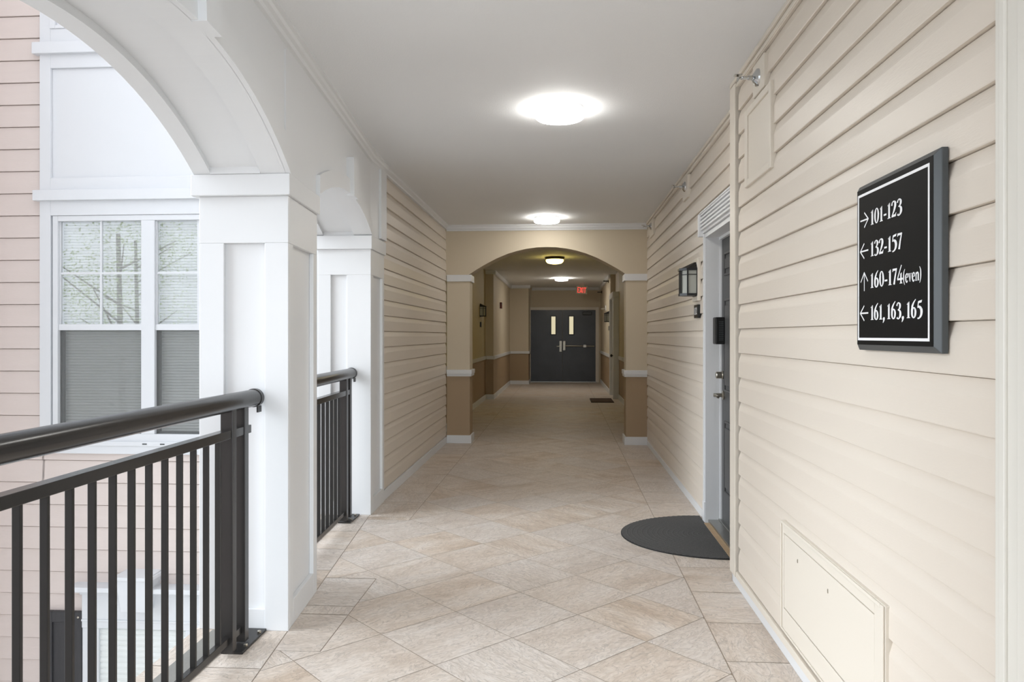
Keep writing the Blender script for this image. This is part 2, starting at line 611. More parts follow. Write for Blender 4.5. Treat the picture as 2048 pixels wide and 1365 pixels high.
# right wall, far part around the apartment door
XF = 1.024
DY0, DY1, DZ = 4.44, 5.350, 2.035
mb = MB()
siding_into(mb, (XF, 5.385), (XF, 9.10), (-1, 0), 0.055, 2.684, PH, P5, DUTCH)
siding_into(mb, (XF, 4.10), (XF, 5.385), (-1, 0), 2.05, 2.684, PH, P5, DUTCH)
siding_into(mb, (XF, 4.10), (XF, 4.40), (-1, 0), 0.055, 2.05, PH, P5, DUTCH)
structure(build('wall_right_far', mb, M['cream']), 'far cream vinyl siding wall with the apartment door')
mb = MB()
mb.box(XF + 0.022, 1.30, DY1 + 0.005, 9.12, 0, CEIL).box(XF + 0.022, 1.30, 4.1, DY1 + 0.005, DZ + 0.02, CEIL).box(XF + 0.022, 1.30, 4.1, DY0 - 0.005, 0, DZ + 0.02)
structure(build('wall_right_far_core', mb, M['creamtrim']), 'solid part of the far siding wall')
# left siding wall
XL = -1.456
mb = MB()
siding_into(mb, (XL, 5.86), (XL, 9.10), (1, 0), 0.075, 2.684, PH, P5, DUTCH)
structure(build('wall_left', mb, M['cream']), 'left cream vinyl siding wall between white pillar and arch')
structure(build('wall_left_core', MB().box(-1.80, XL - 0.022, 5.87, 9.10, -0.3, CEIL), M['creamtrim']), 'solid part of the left siding wall')

# corner posts and vinyl strips
mb = MB().box(0.900, 0.952, 3.990, 4.108, 0.055, 2.66).box(0.915, 1.0, 4.095, 4.113, 0.055, 2.66)
structure(build('trim_1', mb, M['creamtrim'], bevel=0.004), 'cream corner post at the end of the near siding wall')
mb = MB().box(0.905, 0.95, 1.42, 1.632, 0.055, 2.684).box(0.898, 0.91, 1.585, 1.607, 0.055, 2.684).box(0.898, 0.91, 1.42, 1.545, 0.055, 2.684)
structure(build('trim_2', mb, M['palevinyl'], bevel=0.004), 'pale vinyl post closest to the camera on the right')
mb = MB().box(0.904, 0.93, 1.63, 3.985, 0.055, 0.088)
structure(build('trim_3', mb, M['creamtrim'], bevel=0.002), 'cream starter strip above the right baseboard')
# vinyl J moulding under the ceiling
def jmould(x, y0, y1, sgn):
    m = MB()
    m.box(x, x + sgn * 0.030, y0, y1, CEIL - 0.022, CEIL)
    m.box(x, x + sgn * 0.020, y0, y1, CEIL - 0.046, CEIL - 0.026)
    return m
structure(build('trim_4', jmould(XN, 1.63, 4.10, -1), M['creamtrim'], bevel=0.002), 'cream moulding where near siding meets the ceiling')
structure(build('trim_5', jmould(XF, 4.12, 9.10, -1), M['creamtrim'], bevel=0.002), 'cream moulding where far siding meets the ceiling')
# crown moulding on the left, angled along the arcade then straight
def crown_profile():
    return [(0, 0), (0.052, 0), (0.052, -0.012), (0.040, -0.018), (0.034, -0.032), (0.020, -0.040), (0.016, -0.058), (0, -0.062)]
mb = MB()
def crown_seg(mb, a, b, na, nb, prof=None, z=CEIL):
    pr_ = prof or crown_profile()
    return mb.extrude(pr_, lambda q: (a[0] + na[0] * q[0], a[1] + na[1] * q[0], z + q[1]), lambda q: (b[0] + nb[0] * q[0], b[1] + nb[1] * q[0], z + q[1]))
crown_seg(mb, (gx(0.72), 0.72), (gx(5.45), 5.45), (1, 0.0), (1, 0.0))
crown_seg(mb, (gx(5.45), 5.45), (-1.436, 5.88), (1, 0), (1, 0))
structure(build('trim_6', mb, M['white']), 'white crown moulding over the arches')
mb = MB()
crown_seg(mb, (XL, 5.88), (XL, 9.1), (1, 0), (1, 0), [(0, 0), (0.048, 0), (0.046, -0.018), (0.026, -0.036), (0.024, -0.05), (0, -0.052)])
structure(build('trim_7', mb, M['white']), 'pale crown moulding over the left siding')

# baseboards
structure(build('baseboard_right', MB().box(0.914, 0.952, 1.42, 4.114, 0, 0.055).box(0.914, 1.0, 4.10, 4.118, 0, 0.055), M['white'], bevel=0.003), 'white baseboard under the near siding')
structure(build('baseboard_right_far', MB().box(1.006, 1.05, 5.45, 9.085, 0, 0.058), M['white'], bevel=0.003), 'white baseboard between the door and the arch')
structure(build('baseboard_left', MB().box(-1.48, -1.436, 5.86, 9.085, 0, 0.078), M['white'], bevel=0.003), 'white baseboard under the left siding')

# ------------------------------------------------------------------ arcaded left wall
ARCHES = [(2.255, 0.985, 0.248, 2.052), (4.60, 0.812, 0.155, 2.064)]
def arc_pts(c, hs, rise, z0, n=28):
    R = (hs * hs + rise * rise) / (2 * rise)
    out = []
    for i in range(n + 1):
        y = c - hs + 2 * hs * i / n
        out.append((y, z0 + rise - R + math.sqrt(max(0, R * R - (y - c) ** 2))))
    return out
def header_poly(dz):
    pts = []
    y_end = 5.88
    pts.append((0.72, CEIL))
    pts.append((0.72, 2.052))
    for (c, hs, rise, z0) in sorted(ARCHES):
        a = arc_pts(c, hs - dz * 0.5, rise, z0)
        pts.append((a[0][0], 2.052))
        pts += [(y, z + dz) for y, z in a]
        pts.append((a[-1][0], 2.052))
    pts.append((5.45, 2.052))
    pts.append((y_end, 2.052))
    pts.append((y_end, CEIL))
    pts.append((5.45, CEIL))
    return pts
def layer(mb, t0, t1, dz):
    mb.extrude(header_poly(dz), lambda q: (gx(q[0]) - t0, q[0], q[1]), lambda q: (gx(q[0]) - t1, q[0], q[1]))
mb = MB()
layer(mb, 0.0, 0.115, 0.0)
layer(mb, 0.115, 0.345, 0.030)
layer(mb, 0.345, 0.425, 0.0)
aw = structure(build('wall_left_arcade', mb, M['white']), 'white panelled wall with two open arches')
def archivolt(c, hs, rise, z0, h, t):
    a = arc_pts(c, hs, rise, z0)
    b = [(y, z + h * (0.9 + 0.1 * abs(y - c) / hs)) for y, z in a]
    poly = a + b[::-1]
    return MB().extrude(poly, lambda q: (gx(q[0]) + t, q[0], q[1]), lambda q: (gx(q[0]) - 0.002, q[0], q[1]))
for (c, hs, rise, z0), hh in zip(ARCHES[:2], (0.125, 0.10)):
    build('arch_band', archivolt(c, hs, rise, z0, hh, 0.022), M['white'], aw)
def keystone(yc, wb, wt, z0, z1, t):
    poly = [(yc - wb / 2, z0), (yc + wb / 2, z0), (yc + wt / 2, z1), (yc - wt / 2, z1)]
    return MB().extrude(poly, lambda q: (gx(q[0]) + t, q[0], q[1]), lambda q: (gx(q[0]) - 0.001, q[0], q[1]))
build('keystone', keystone(2.275, 0.125, 0.16, 2.296, 2.55, 0.05), M['white'], aw)
build('keystone', keystone(4.645, 0.13, 0.15, 2.205, 2.445, 0.048), M['white'], aw)
build('corner_board', MB().box(-1.46, -1.414, 5.71, 5.885, 2.085, 2.63), M['white'], aw)
mb = MB().extrude([(3.215, 2.16), (3.25, 2.16), (3.25, 2.60), (3.215, 2.60)], lambda q: (gx(q[0]) + 0.005, q[0], q[1]), lambda q: (gx(q[0]) - 0.002, q[0], q[1]))
build('panel_board', mb, M['white'], aw)

def pillar(label, x0, x1, y0, y1, shear, zb, cap_z0, cap_z1, px0, px1, pz1, qy0, qy1):
    """x0..x1,y0..y1 outer faces; front panel px0..px1 and inner side panel qy0..qy1 up to pz1"""
    sh = lambda p: (p[0] - shear * (p[1] - y0), p[1], p[2])
    t = thing('porch_pillar', label, 'pillar', ((x0 + x1) / 2, (y0 + y1) / 2, zb))
    d = 0.022
    m = MB().box(x0 + d, x1 - d, y0 + d, y1 - d, zb, cap_z0 + 0.01)
    build('core', m.xform(sh), M['white'], t)
    m = MB()
    zr0, zr1 = 0.115, pz1
    # front boards
    m.box(x0, px0, y0, y0 + d, zb, zr1).box(px1, x1, y0, y0 + d, zb, zr1)
    m.box(x0, x1, y0, y0 + d, zr1, cap_z0)
    m.box(px0, px1, y0 + 0.004, y0 + d, zb, 0.095)
    # inner side boards
    m.box(x1 - d, x1, y0 + d, qy0, zb, zr1).box(x1 - d, x1, qy1, y1, zb, zr1)
    m.box(x1 - d, x1, y0 + d, y1, zr1, cap_z0).box(x1 - d, x1, qy0, qy1, zb, zr0)
    # courtyard side and back plain
    m.box(x0, x0 + d, y0 + d, y1, zb, cap_z0).box(x0 + d, x1 - d, y1 - d, y1, zb, cap_z0)
    build('panel_frame', m.xform(sh), M['white'], t, bevel=0.0025)
    e = 0.028
    build('cap', MB().box(x0 - e, x1 + e * 0.5, y0 - e, y1 + 0.01, cap_z0, cap_z1).xform(sh), M['white'], t, bevel=0.003)
    return t
pillar('white panelled pillar at the far end of the front railing', -1.645, -1.232, 3.262, 3.79, 0.088, 0.0, 1.957, 2.052, -1.53, -1.341, 1.746, 3.345, 3.715)
pillar('white panelled pillar beside the left siding wall', -1.82, -1.420, 5.412, 5.86, 0.02, 0.0, 1.967, 2.066, -1.722, -1.60, 1.778, 5.50, 5.80)
pillar('white panelled pillar behind the camera', -1.47, -1.052, 0.76, 1.262, 0.088, 0.0, 1.957, 2.052, -1.36, -1.17, 1.746, 0.84, 1.19)

# ------------------------------------------------------------------ railings
def railing(label, P, Q, ys, post_y, foot_y, zt=1.05):
    """rail along the line P(y0)->Q(y1)"""
    x_at = lambda y: P[0] + (Q[0] - P[0]) * (y - P[1]) / (Q[1] - P[1])
    k = (Q[0] - P[0]) / (Q[1] - P[1])
    sh = lambda p: (p[0] + x_at(p[1]), p[1], p[2])
    t = thing('balcony_railing', label, 'railing', (x_at((P[1] + Q[1]) / 2), (P[1] + Q[1]) / 2, 0))
    hr = build('handrail', MB().tube((x_at(P[1]), P[1], zt), (x_at(Q[1] - 0.03), Q[1] - 0.03, zt), 0.0385, n=32), M['rail'], t, smooth=True)
    m = MB().lathe([(0.036, 0), (0.0415, 0.001), (0.0415, 0.026), (0.038, 0.03)], (x_at(Q[1]), Q[1] - 0.032, zt), axis='y', n=32)
    build('end_cap', m, M['rail'], hr, smooth=True)
    build('top_rail', MB().box(-0.022, 0.022, P[1], Q[1] - 0.1, 0.905, 0.940).xform(sh), M['rail'], t, bevel=0.002)
    build('bottom_rail', MB().box(-0.013, 0.013, P[1], Q[1] - 0.125, 0.060, 0.090).xform(sh), M['rail'], t, bevel=0.002)
    first = None
    for y in ys:
        if first is None:
            y0 = y
            first = build('baluster', MB().box(x_at(y) - 0.0112, x_at(y) + 0.0112, y - 0.0056, y + 0.0056, 0.088, 0.908), M['bal'], t, bevel=0.0015)
        else:
            copy_part(first, t, (k * (y - y0), y - y0, 0))
    for (y, hy, zz) in post_y:
        build('post', MB().box(x_at(y) - 0.026, x_at(y) + 0.026, y - hy, y + hy, 0.02, zz), M['rail'], t, bevel=0.002)
    bp = build('foot_plate', MB().box(x_at(foot_y[0]) - 0.045, x_at(foot_y[0]) + 0.048, foot_y[0], foot_y[1], 0.0005, 0.011), M['bal'], t, bevel=0.002)
    for yy in (foot_y[0] + 0.06, foot_y[1] - 0.05):
        m = MB().lathe([(0.009, 0), (0.009, 0.008), (0.005, 0.011)], (x_at(yy) + 0.036, yy, 0.011), n=6)
        build('bolt', m, M['nickel'], bp)
    m = MB()
    yb = Q[1] - 0.055
    n = 14
    arc = [(x_at(yb) - 0.024, yb + 0.012 - 0.0, zt - 0.04)]
    outer = [(0.045 * math.sin(math.pi * i / n), 0.985 - 0.045 + 0.0) for i in range(n + 1)]
    poly = [(-0.03 + 0.032 * math.cos(math.pi * i / n - math.pi / 2), 0.99 - 0.03 + 0.034 * math.sin(math.pi * i / n - math.pi / 2)) for i in range(n + 1)]
    m.extrude(poly, lambda q: (x_at(yb) - 0.02 , yb - 0.075 + q[0] + 0.03, q[1]), lambda q: (x_at(yb) - 0.012, yb - 0.075 + q[0] + 0.03, q[1]))
    build('bracket', m, M['bal'], t)
    m = MB().box(x_at(Q[1]) + 0.026, x_at(Q[1]) + 0.032, Q[1] - 0.055, Q[1] - 0.015, zt - 0.062, zt - 0.034)
    build('clip', m, M['bal'], hr)
    return t
railing('black front railing before the nearest white pillar, lower left', (-1.372, 1.275), (-1.381, 3.262),
        [1.385 + 0.1003 * i for i in range(16)], [(2.985, 0.019, 1.03), (3.105, 0.019, 1.03), (1.33, 0.019, 1.03)], (3.01, 3.262))
railing('black railing between the two white pillars', (-1.486, 3.82), (-1.558, 5.405),
        [3.93 + 0.1003 * i for i in range(12)], [(5.16, 0.019, 1.03), (5.27, 0.019, 1.03), (3.87, 0.019, 1.03)], (5.16, 5.40))
# grey concrete curb strips under the rails
structure(build('trim_8', MB().box(-1.575, -1.43, 1.262, 3.25, 0.0, 0.004), M['concrete']), 'grey concrete strip below the front railing')
mb = MB().box(-0.19, -0.05, 3.83, 5.38, 0.0, 0.004).xform(lambda p: (p[0] - 1.486 - 0.0454 * (p[1] - 3.82), p[1], p[2]))
structure(build('trim_9', mb, M['concrete']), 'grey concrete strip below the second railing')

# ------------------------------------------------------------------ arch wall at the end of the open part
AY0, AY1 = 9.10, 9.38
APEX = [(0, 2.409), (0.12, 2.405), (0.247, 2.389), (0.36, 2.364), (0.475, 2.330), (0.60, 2.279), (0.719, 2.219), (0.857, 2.141), (0.978, 2.062)]
left_half = [(-0.2065 - x, z) for x, z in APEX[::-1]]
right_half = [(-0.2065 + x, z) for x, z in APEX[1:]]
poly = [(XL - 0.05, CEIL), (XL - 0.05, 2.062)] + left_half + right_half + [(XF + 0.06, 2.062), (XF + 0.06, CEIL)]
mb = MB().extrude(poly, lambda q: (q[0], AY0, q[1]), lambda q: (q[0], AY1, q[1]))
wb = structure(build('wall_back', mb, M['tan']), 'tan painted wall with the wide arch')
def arch_pilaster(label, x0, x1, inner):
    t = thing('arch_pilaster', label, 'pilaster', ((x0 + x1) / 2, AY0, 0))
    build('upper_shaft', MB().box(x0, x1, AY0, AY1, 0.86, 2.0), M['tan'], t)
    build('lower_shaft', MB().box(x0, x1, AY0, AY1, 0.0, 0.86), M['brown'], t, label='darker brown lower shaft')
    e = 0.02
    xa, xb = (x0, x1 + e) if inner > 0 else (x0 - e, x1)
    build('cap', MB().box(xa, xb, AY0 - e, AY1 + e, 1.992, 2.074), M['white'], t, bevel=0.003)
    build('chair_rail', MB().box(xa, xb, AY0 - e * 0.8, AY1 + e, 0.824, 0.852).box(xa - (0 if inner > 0 else 0.008), xb + (0.008 if inner > 0 else 0), AY0 - e - 0.008, AY1 + e, 0.852, 0.905), M['white'], t, bevel=0.003)
    build('base', MB().box(xa, xb, AY0 - e, AY1 + e, 0.0, 0.098), M['white'], t, bevel=0.003)
arch_pilaster('tan and brown pilaster on the left of the arch', XL + 0.022, -1.15, 1)
arch_pilaster('tan and brown pilaster on the right of the arch', 0.757, XF - 0.012, -1)
mb = MB()
cp = [(0, 0), (0.05, 0), (0.05, -0.014), (0.038, -0.022), (0.034, -0.046), (0.022, -0.050), (0.018, -0.071), (0, -0.071)]
crown_seg(mb, (XL + 0.02, AY0), (XF - 0.014, AY0), (0, -1), (0, -1), cp)
structure(build('trim_10', mb, M['white']), 'white crown moulding above the arch')

# ------------------------------------------------------------------ hall beyond the arch
CR = 0.86
def two_tone(name, boxes, label, up='tan'):
    a, b = MB(), MB()
    for (x0, x1, y0, y1) in boxes:
        a.box(x0, x1, y0, y1, CR, CEIL)
        b.box(x0, x1, y0, y1, 0, CR)
    o = structure(build(name, a, M[up]), label)
    build('wainscot', b, M['brown'], o, label='darker brown lower wall')
    return o
HL0, HL1 = -1.62, -1.452
two_tone('wall_hall_left', [(-1.75, HL0, 9.1, 15.40)], 'tan and brown hall wall with the lantern on the left', up='olive')
two_tone('wall_hall_left_far', [(-1.75, HL1, 15.40, 21.3)], 'tan and brown stepped hall wall on the far left')
two_tone('wall_end_left', [(HL1, -0.944, 20.15, 21.3)], 'tan and brown projecting wall left of the double doors')
HR0, HR1 = 1.155, 1.045
two_tone('wall_hall_right', [(HR0, 1.30, 9.1, 15.66)], 'tan and brown hall wall right behind the arch', up='olive')
two_tone('wall_hall_right_far', [(HR1, 1.30, 16.66, 21.3)], 'tan and brown hall wall on the far right')
structure(build('wall_hall_right_lintel', MB().box(HR0, 1.30, 15.66, 16.66, 2.12, CEIL), M['tan']), 'wall above the white hall door')
EY = 21.10
mb = MB().box(-0.944, HR1, EY, EY + 0.2, 2.05, CEIL).box(-0.944, -0.93, EY, EY + 0.2, 0, 2.05).box(0.93, HR1, EY, EY + 0.2, 0, 2.05)
structure(build('wall_end', mb, M['tan']), 'tan end wall above the black double doors')
structure(build('wall_end_backing', MB().box(-1.0, 1.2, EY + 0.2, EY + 0.25, 0, CEIL), M['tan']), 'wall behind the double doors')
# rails, bases, crowns in the hall
def hall_trim(name, z0, z1, e, label):
    m = MB()
    m.box(HL0, HL0 + e, 9.38, 15.40, z0, z1)
    m.box(HL0, HL1 + e, 15.40 - e, 15.40, z0, z1)
    m.box(HL1, HL1 + e, 15.40, 20.15, z0, z1)
    m.box(HL1, -0.944 + e, 20.15 - e, 20.15, z0, z1)
    m.box(-0.944, -0.944 + e, 20.15, 21.08, z0, z1)
    m.box(HR0 - e, HR0, 9.38, 15.60, z0, z1)
    m.box(HR1 - e, HR1, 16.70, 21.08, z0, z1)
    structure(build(name, m, M['white']), label)
hall_trim('baseboard_hall', 0.0, 0.10, 0.016, 'white baseboard of the hall')
hall_trim('trim_11', 0.83, 0.90, 0.024, 'white chair rail of the hall')
m = MB()
cz = CEIL - 0.085
m.box(HL1, HL1 + 0.05, 15.40, 20.15, cz, CEIL).box(HL1, -0.944 + 0.05, 20.10, 20.15, cz, CEIL).box(-0.894, HR1, EY - 0.05, EY, cz, CEIL).box(HR1 - 0.05, HR1, 16.66, EY, cz, CEIL).box(HL0, HL1, 15.35, 15.40, cz, CEIL)
structure(build('trim_12', m, M['white'], bevel=0.01), 'white crown moulding of the hall')

# double doors
dd = struct_empty('door_3', (0, EY, 0), 'worn black steel double doors at the end of the hall')
dc = -0.028
build('frame', MB().box(-0.985, -0.925, EY - 0.03, EY + 0.04, 0, 2.125).box(0.905, 1.0, EY - 0.03, EY + 0.04, 0, 2.125).box(-0.925, 0.905, EY - 0.03, EY + 0.04, 2.045, 2.125), M['creamtrim'], dd, bevel=0.004)
def leaf(x0, x1, w0, w1):
    m = MB()
    y0, y1 = EY - 0.01, EY + 0.035
    z0, z1 = 1.36, 1.86
    m.box(x0, w0, y0, y1, 0.02, 2.043).box(w1, x1, y0, y1, 0.02, 2.043).box(w0, w1, y0, y1, 0.02, z0).box(w0, w1, y0, y1, z1, 2.043)
    l = build('leaf', m, M['steeldoor'], dd)
    f = 0.032
    build('vision_frame', MB().box(w0 - f, w0, y0 - 0.012, y0, z0 - f, z1 + f).box(w1, w1 + f, y0 - 0.012, y0, z0 - f, z1 + f).box(w0, w1, y0 - 0.012, y0, z0 - f, z0).box(w0, w1, y0 - 0.012, y0, z1, z1 + f), M['black'], l)
    build('vision_pane', MB().box(w0, w1, y0 + 0.01, y0 + 0.016, z0, z1), M['pane'], l, label='bright narrow glass pane')
    return l
l1 = leaf(-0.925, dc - 0.004, -0.340, -0.225)
l2 = leaf(dc + 0.004, 0.905, 0.165, 0.280)
m = MB().box(-0.115, -0.042, EY - 0.035, EY - 0.01, 0.86, 1.17)
h = build('lock_plate', m, M['nickel'], l1, bevel=0.006)
build('lever', MB().path([(-0.08, EY - 0.03, 1.02), (-0.08, EY - 0.075, 1.02), (-0.19, EY - 0.075, 1.015)], 0.012), M['nickel'], h)
m = MB().box(-0.015, 0.06, EY - 0.07, EY - 0.01, 0.90, 1.17)
h = build('panic_bar_case', m, M['nickel'], l2, bevel=0.008)
build('panic_bar', MB().tube((0.05, EY - 0.065, 1.03), (0.87, EY - 0.065, 1.02), 0.018, n=14).box(0.56, 0.64, EY - 0.09, EY - 0.01, 0.99, 1.06), M['nickel'], l2)
m = MB().box(0.53, 0.80, EY - 0.07, EY - 0.01, 1.895, 2.0)
build('door_closer', m, M['signedge'], l2, bevel=0.02)
build('threshold', MB().box(-0.93, 0.93, EY - 0.05, EY + 0.05, 0.0, 0.024), M['alu'], dd)

# white hall door seen edge-on
d2 = struct_empty('door_2', (1.1, 16.16, 0), 'narrow view of a white hall door on the right')
build('casing', MB().box(1.035, 1.20, 15.60, 15.70, 0, 2.12).box(1.02, 1.20, 16.62, 16.72, 0, 2.12).box(1.02, 1.20, 15.58, 16.74, 2.12, 2.24), M['white'], d2, bevel=0.004)
l = build('leaf', MB().box(1.085, 1.13, 15.70, 16.62, 0.012, 2.12), M['doorwhite'], d2)
build('knob', MB().lathe([(0.012, 0), (0.014, 0.03), (0.03, 0.04), (0.032, 0.06), (0.015, 0.075)], (1.085, 16.18, 0.89), axis='x', sign=-1, n=20), M['black'], l, smooth=True, label='dark round knob')

# ------------------------------------------------------------------ apartment door on the right
XD = 1.115
d1 = struct_empty('door_1', (XD, 4.93, 0), 'charcoal panelled apartment door in white casing')
m = MB()
m.box(0.998, 1.06, DY1 - 0.008, DY1 + 0.050, 0.075, 2.05)         # far casing
m.box(0.992, 1.058, DY1 - 0.010, DY1 + 0.054, 0.0, 0.15)        # plinth block
m.box(0.993, 0.9978, DY1 + 0.010, DY1 + 0.040, 0.151, 2.05)
m.box(0.990, 1.06, DY0 - 0.075, DY0 + 0.012, 0.0, 2.05)
build('casing', m, M['white'], d1, bevel=0.004)
m = MB().box(1.0, XD + 0.05, DY1 - 0.012, DY1 + 0.005, 0, 2.035).box(1.0, XD + 0.05, DY0 - 0.005, DY0 + 0.012, 0, 2.035).box(1.0, XD + 0.05, DY0, DY1, 2.02, 2.05)
m.box(XD - 0.012, XD, DY1 - 0.018, DY1 - 0.010, 0.02, 2.025).box(XD - 0.02, XD, DY0, DY1, 2.002, 2.03)
build('jamb', m, M['white'], d1)
m = MB()
hz0, hz1 = 2.052, 2.198
y0, y1 = DY0 - 0.06, DY1 + 0.02
m.box(0.985, 1.05, y0, y1, hz0, hz1)
for i in range(5):
    z = hz0 + 0.018 + i * 0.026
    m.box(0.968, 0.986, y0, y1, z, z + 0.014)
m.box(0.962, 1.05, y0, y1, hz1 - 0.012, hz1)
m.box(0.960, 1.05, y1, y1 + 0.045, hz0 - 0.02, hz1 - 0.006)
build('head_trim', m, M['white'], d1, bevel=0.002)
m = MB().box(XD, XD + 0.04, DY0 + 0.012, DY1 - 0.012, 0.035, 2.018)
lf = build('leaf', m, M['doorgrey'], d1)
m = MB()
yc = (DY0 + DY1) / 2
for ya, yb_ in ((DY1 - 0.115, yc + 0.05), (yc - 0.05, DY0 + 0.115)):
    for za, zb_ in ((1.74, 1.90), (0.94, 1.58), (0.24, 0.74)):
        yl, yh = min(ya, yb_), max(ya, yb_)
        b = 0.016
        frame_yz(m, XD - 0.010, XD + 0.002, yl, yh, za, zb_, b, b, b, b)
        m.box(XD - 0.012, XD + 0.002, yl + 0.045, yh - 0.045, za + 0.045, zb_ - 0.045)
build('panel_moulding', m, M['doorgrey'], lf, bevel=0.005)
m = MB().lathe([(0.030, 0), (0.030, 0.012), (0.024, 0.016), (0.024, 0.05), (0.020, 0.054)], (XD, DY1 - 0.075, 1.052), axis='x', sign=-1, n=28)
build('deadbolt', m, M['nickel'], lf, smooth=True)
m = MB().lathe([(0.032, 0), (0.032, 0.008), (0.014, 0.014), (0.013, 0.07)], (XD, DY1 - 0.075, 0.912), axis='x', sign=-1, n=24)
m.path([(XD - 0.062, DY1 - 0.072, 0.912), (XD - 0.066, DY1 - 0.12, 0.914), (XD - 0.06, DY1 - 0.185, 0.908)], 0.010)
build('lever_handle', m, M['nickel'], lf, smooth=True)
build('threshold', MB().box(1.02, XD + 0.03, DY0, DY1, 0.0, 0.028).box(XD - 0.025, XD + 0.03, DY0, DY1, 0.028, 0.036), M['alu'], d1, bevel=0.003)
build('sill_strip', MB().box(0.985, 1.02, DY0, DY1 - 0.05, 0.0, 0.014), M['wood'], d1, label='bare wood strip before the threshold')

# louvred black box on the door
cb = thing('louvred_box', 'black louvred box mounted on the charcoal door above the deadbolt', 'box', (XD, 5.28, 1.27))
m = MB().box(XD - 0.075, XD - 0.008, 5.235, 5.325, 1.268, 1.455)
build('housing', m.xform(lambda p: (p[0], p[1] - 0.045, p[2])), M['black'], cb, bevel=0.008)
m = MB()
for i in range(11):
    z = 1.295 + i * 0.0125
    m.box(XD - 0.050, XD - 0.020, 5.183, 5.191, z, z + 0.0055)
build('louvre', m, M['signedge'], cb)
build('slot', MB().box(XD - 0.068, XD - 0.062, 5.185, 5.191, 1.285, 1.44), M['rubber'], cb)

# ------------------------------------------------------------------ doormats
def half_oval(cx, cy, a, b, n=48):
    return [(cx - a * math.sin(math.pi * i / n), cy + b * math.cos(math.pi * i / n)) for i in range(n + 1)]
tm = thing('doormat', 'charcoal half round ribbed doormat by the apartment door', 'doormat', (0.75, 5.0, 0))
MX, MY = 0.994, 5.005
poly = half_oval(MX, MY, 0.61, 0.53, 96)
n = len(poly)
m = MB().extrude([(x, y) for x, y in poly], lambda q: (q[0], q[1], 0.0005), lambda q: (q[0], q[1], 0.006))
build('backing', m, M['rubber'], tm)
m = MB()
poly2 = []
for i in range(241):
    s = 1 + 0.006 * math.cos(i * math.pi / 2.5)
    t = math.pi * i / 240
    poly2.append((MX - 0.602 * s * math.sin(t), MY + 0.523 * s * math.cos(t)))
m.extrude(poly2, lambda q: (q[0], q[1], 0.005), lambda q: (q[0], q[1], 0.010))
pile = build('pile', m, M['mat'], tm, bevel=0.002)
m = MB()
for k in range(2, 18):
    f0, f1 = k / 18 - 0.017, k / 18 + 0.012
    a = half_oval(MX - 0.004, MY, 0.602 * f1, 0.523 * f1, 40)
    b = half_oval(MX - 0.004, MY, 0.602 * f0, 0.523 * f0, 40)
    for i in range(40):
        c4 = [a[i], a[i + 1], b[i + 1], b[i]]
        mid = [((a[i][0] + b[i][0]) / 2, (a[i][1] + b[i][1]) / 2), ((a[i + 1][0] + b[i + 1][0]) / 2, (a[i + 1][1] + b[i + 1][1]) / 2)]
        m.add([(a[i][0], a[i][1], .0095), (a[i + 1][0], a[i + 1][1], .0095), (mid[1][0], mid[1][1], .0112), (mid[0][0], mid[0][1], .0112), (b[i + 1][0], b[i + 1][1], .0095), (b[i][0], b[i][1], .0095)],
              [(0, 1, 2, 3), (3, 2, 4, 5)])
build('rib', m, M['mat'], tm)
tm = thing('doormat', 'brown rectangular doormat in the hall by the white door', 'doormat', (0.77, 15.2, 0))
build('backing', MB().box(0.545, 1.0, 14.75, 15.64, 0.0005, 0.006), M['rubber'], tm)
build('pile', MB().box(0.552, 0.993, 14.757, 15.633, 0.005, 0.016), M['brownmat'], tm, bevel=0.004)

# ------------------------------------------------------------------ lettering
def ribbon(pts, smooth=True):
    pts = [(p[0], p[1], p[2] * 1.22 + 0.012) if p[2] < 0.5 and p[2] > 0.02 else p for p in pts]
    if smooth and len(pts) > 2:
        P = [pts[0]] + list(pts) + [pts[-1]]
        out = []
        for i in range(1, len(P) - 2):
            for k in range(8):
                t = k / 8
                q = []
                for d in range(3):
                    a, b, c, e = P[i - 1][d], P[i][d], P[i + 1][d], P[i + 2][d]
                    q.append(0.5 * (2 * b + (c - a) * t + (2 * a - 5 * b + 4 * c - e) * t * t + (3 * b - a - 3 * c + e) * t ** 3))
                out.append(q)
        out.append(list(pts[-1]))
        pts = out
    quads = []
    L, R = [], []
    for i, p in enumerate(pts):
        a = pts[max(0, i - 1)]
        b = pts[min(len(pts) - 1, i + 1)]
        dx, dy = b[0] - a[0], b[1] - a[1]
        l = math.hypot(dx, dy) or 1
        nx, ny = -dy / l, dx / l
        L.append((p[0] + nx * p[2] / 2, p[1] + ny * p[2] / 2))
        R.append((p[0] - nx * p[2] / 2, p[1] - ny * p[2] / 2))
    for i in range(len(pts) - 1):
        quads.append([L[i], L[i + 1], R[i + 1], R[i]])
    return quads
def ring(cx, cy, rx, ry, ix, iy, n=28):
    q = []
    for i in range(n):
        a, b = 2 * math.pi * i / n, 2 * math.pi * (i + 1) / n
        q.append([(cx + rx * math.cos(a), cy + ry * math.sin(a)), (cx + rx * math.cos(b), cy + ry * math.sin(b)),
                  (cx + ix * math.cos(b), cy + iy * math.sin(b)), (cx + ix * math.cos(a), cy + iy * math.sin(a))])
    return q
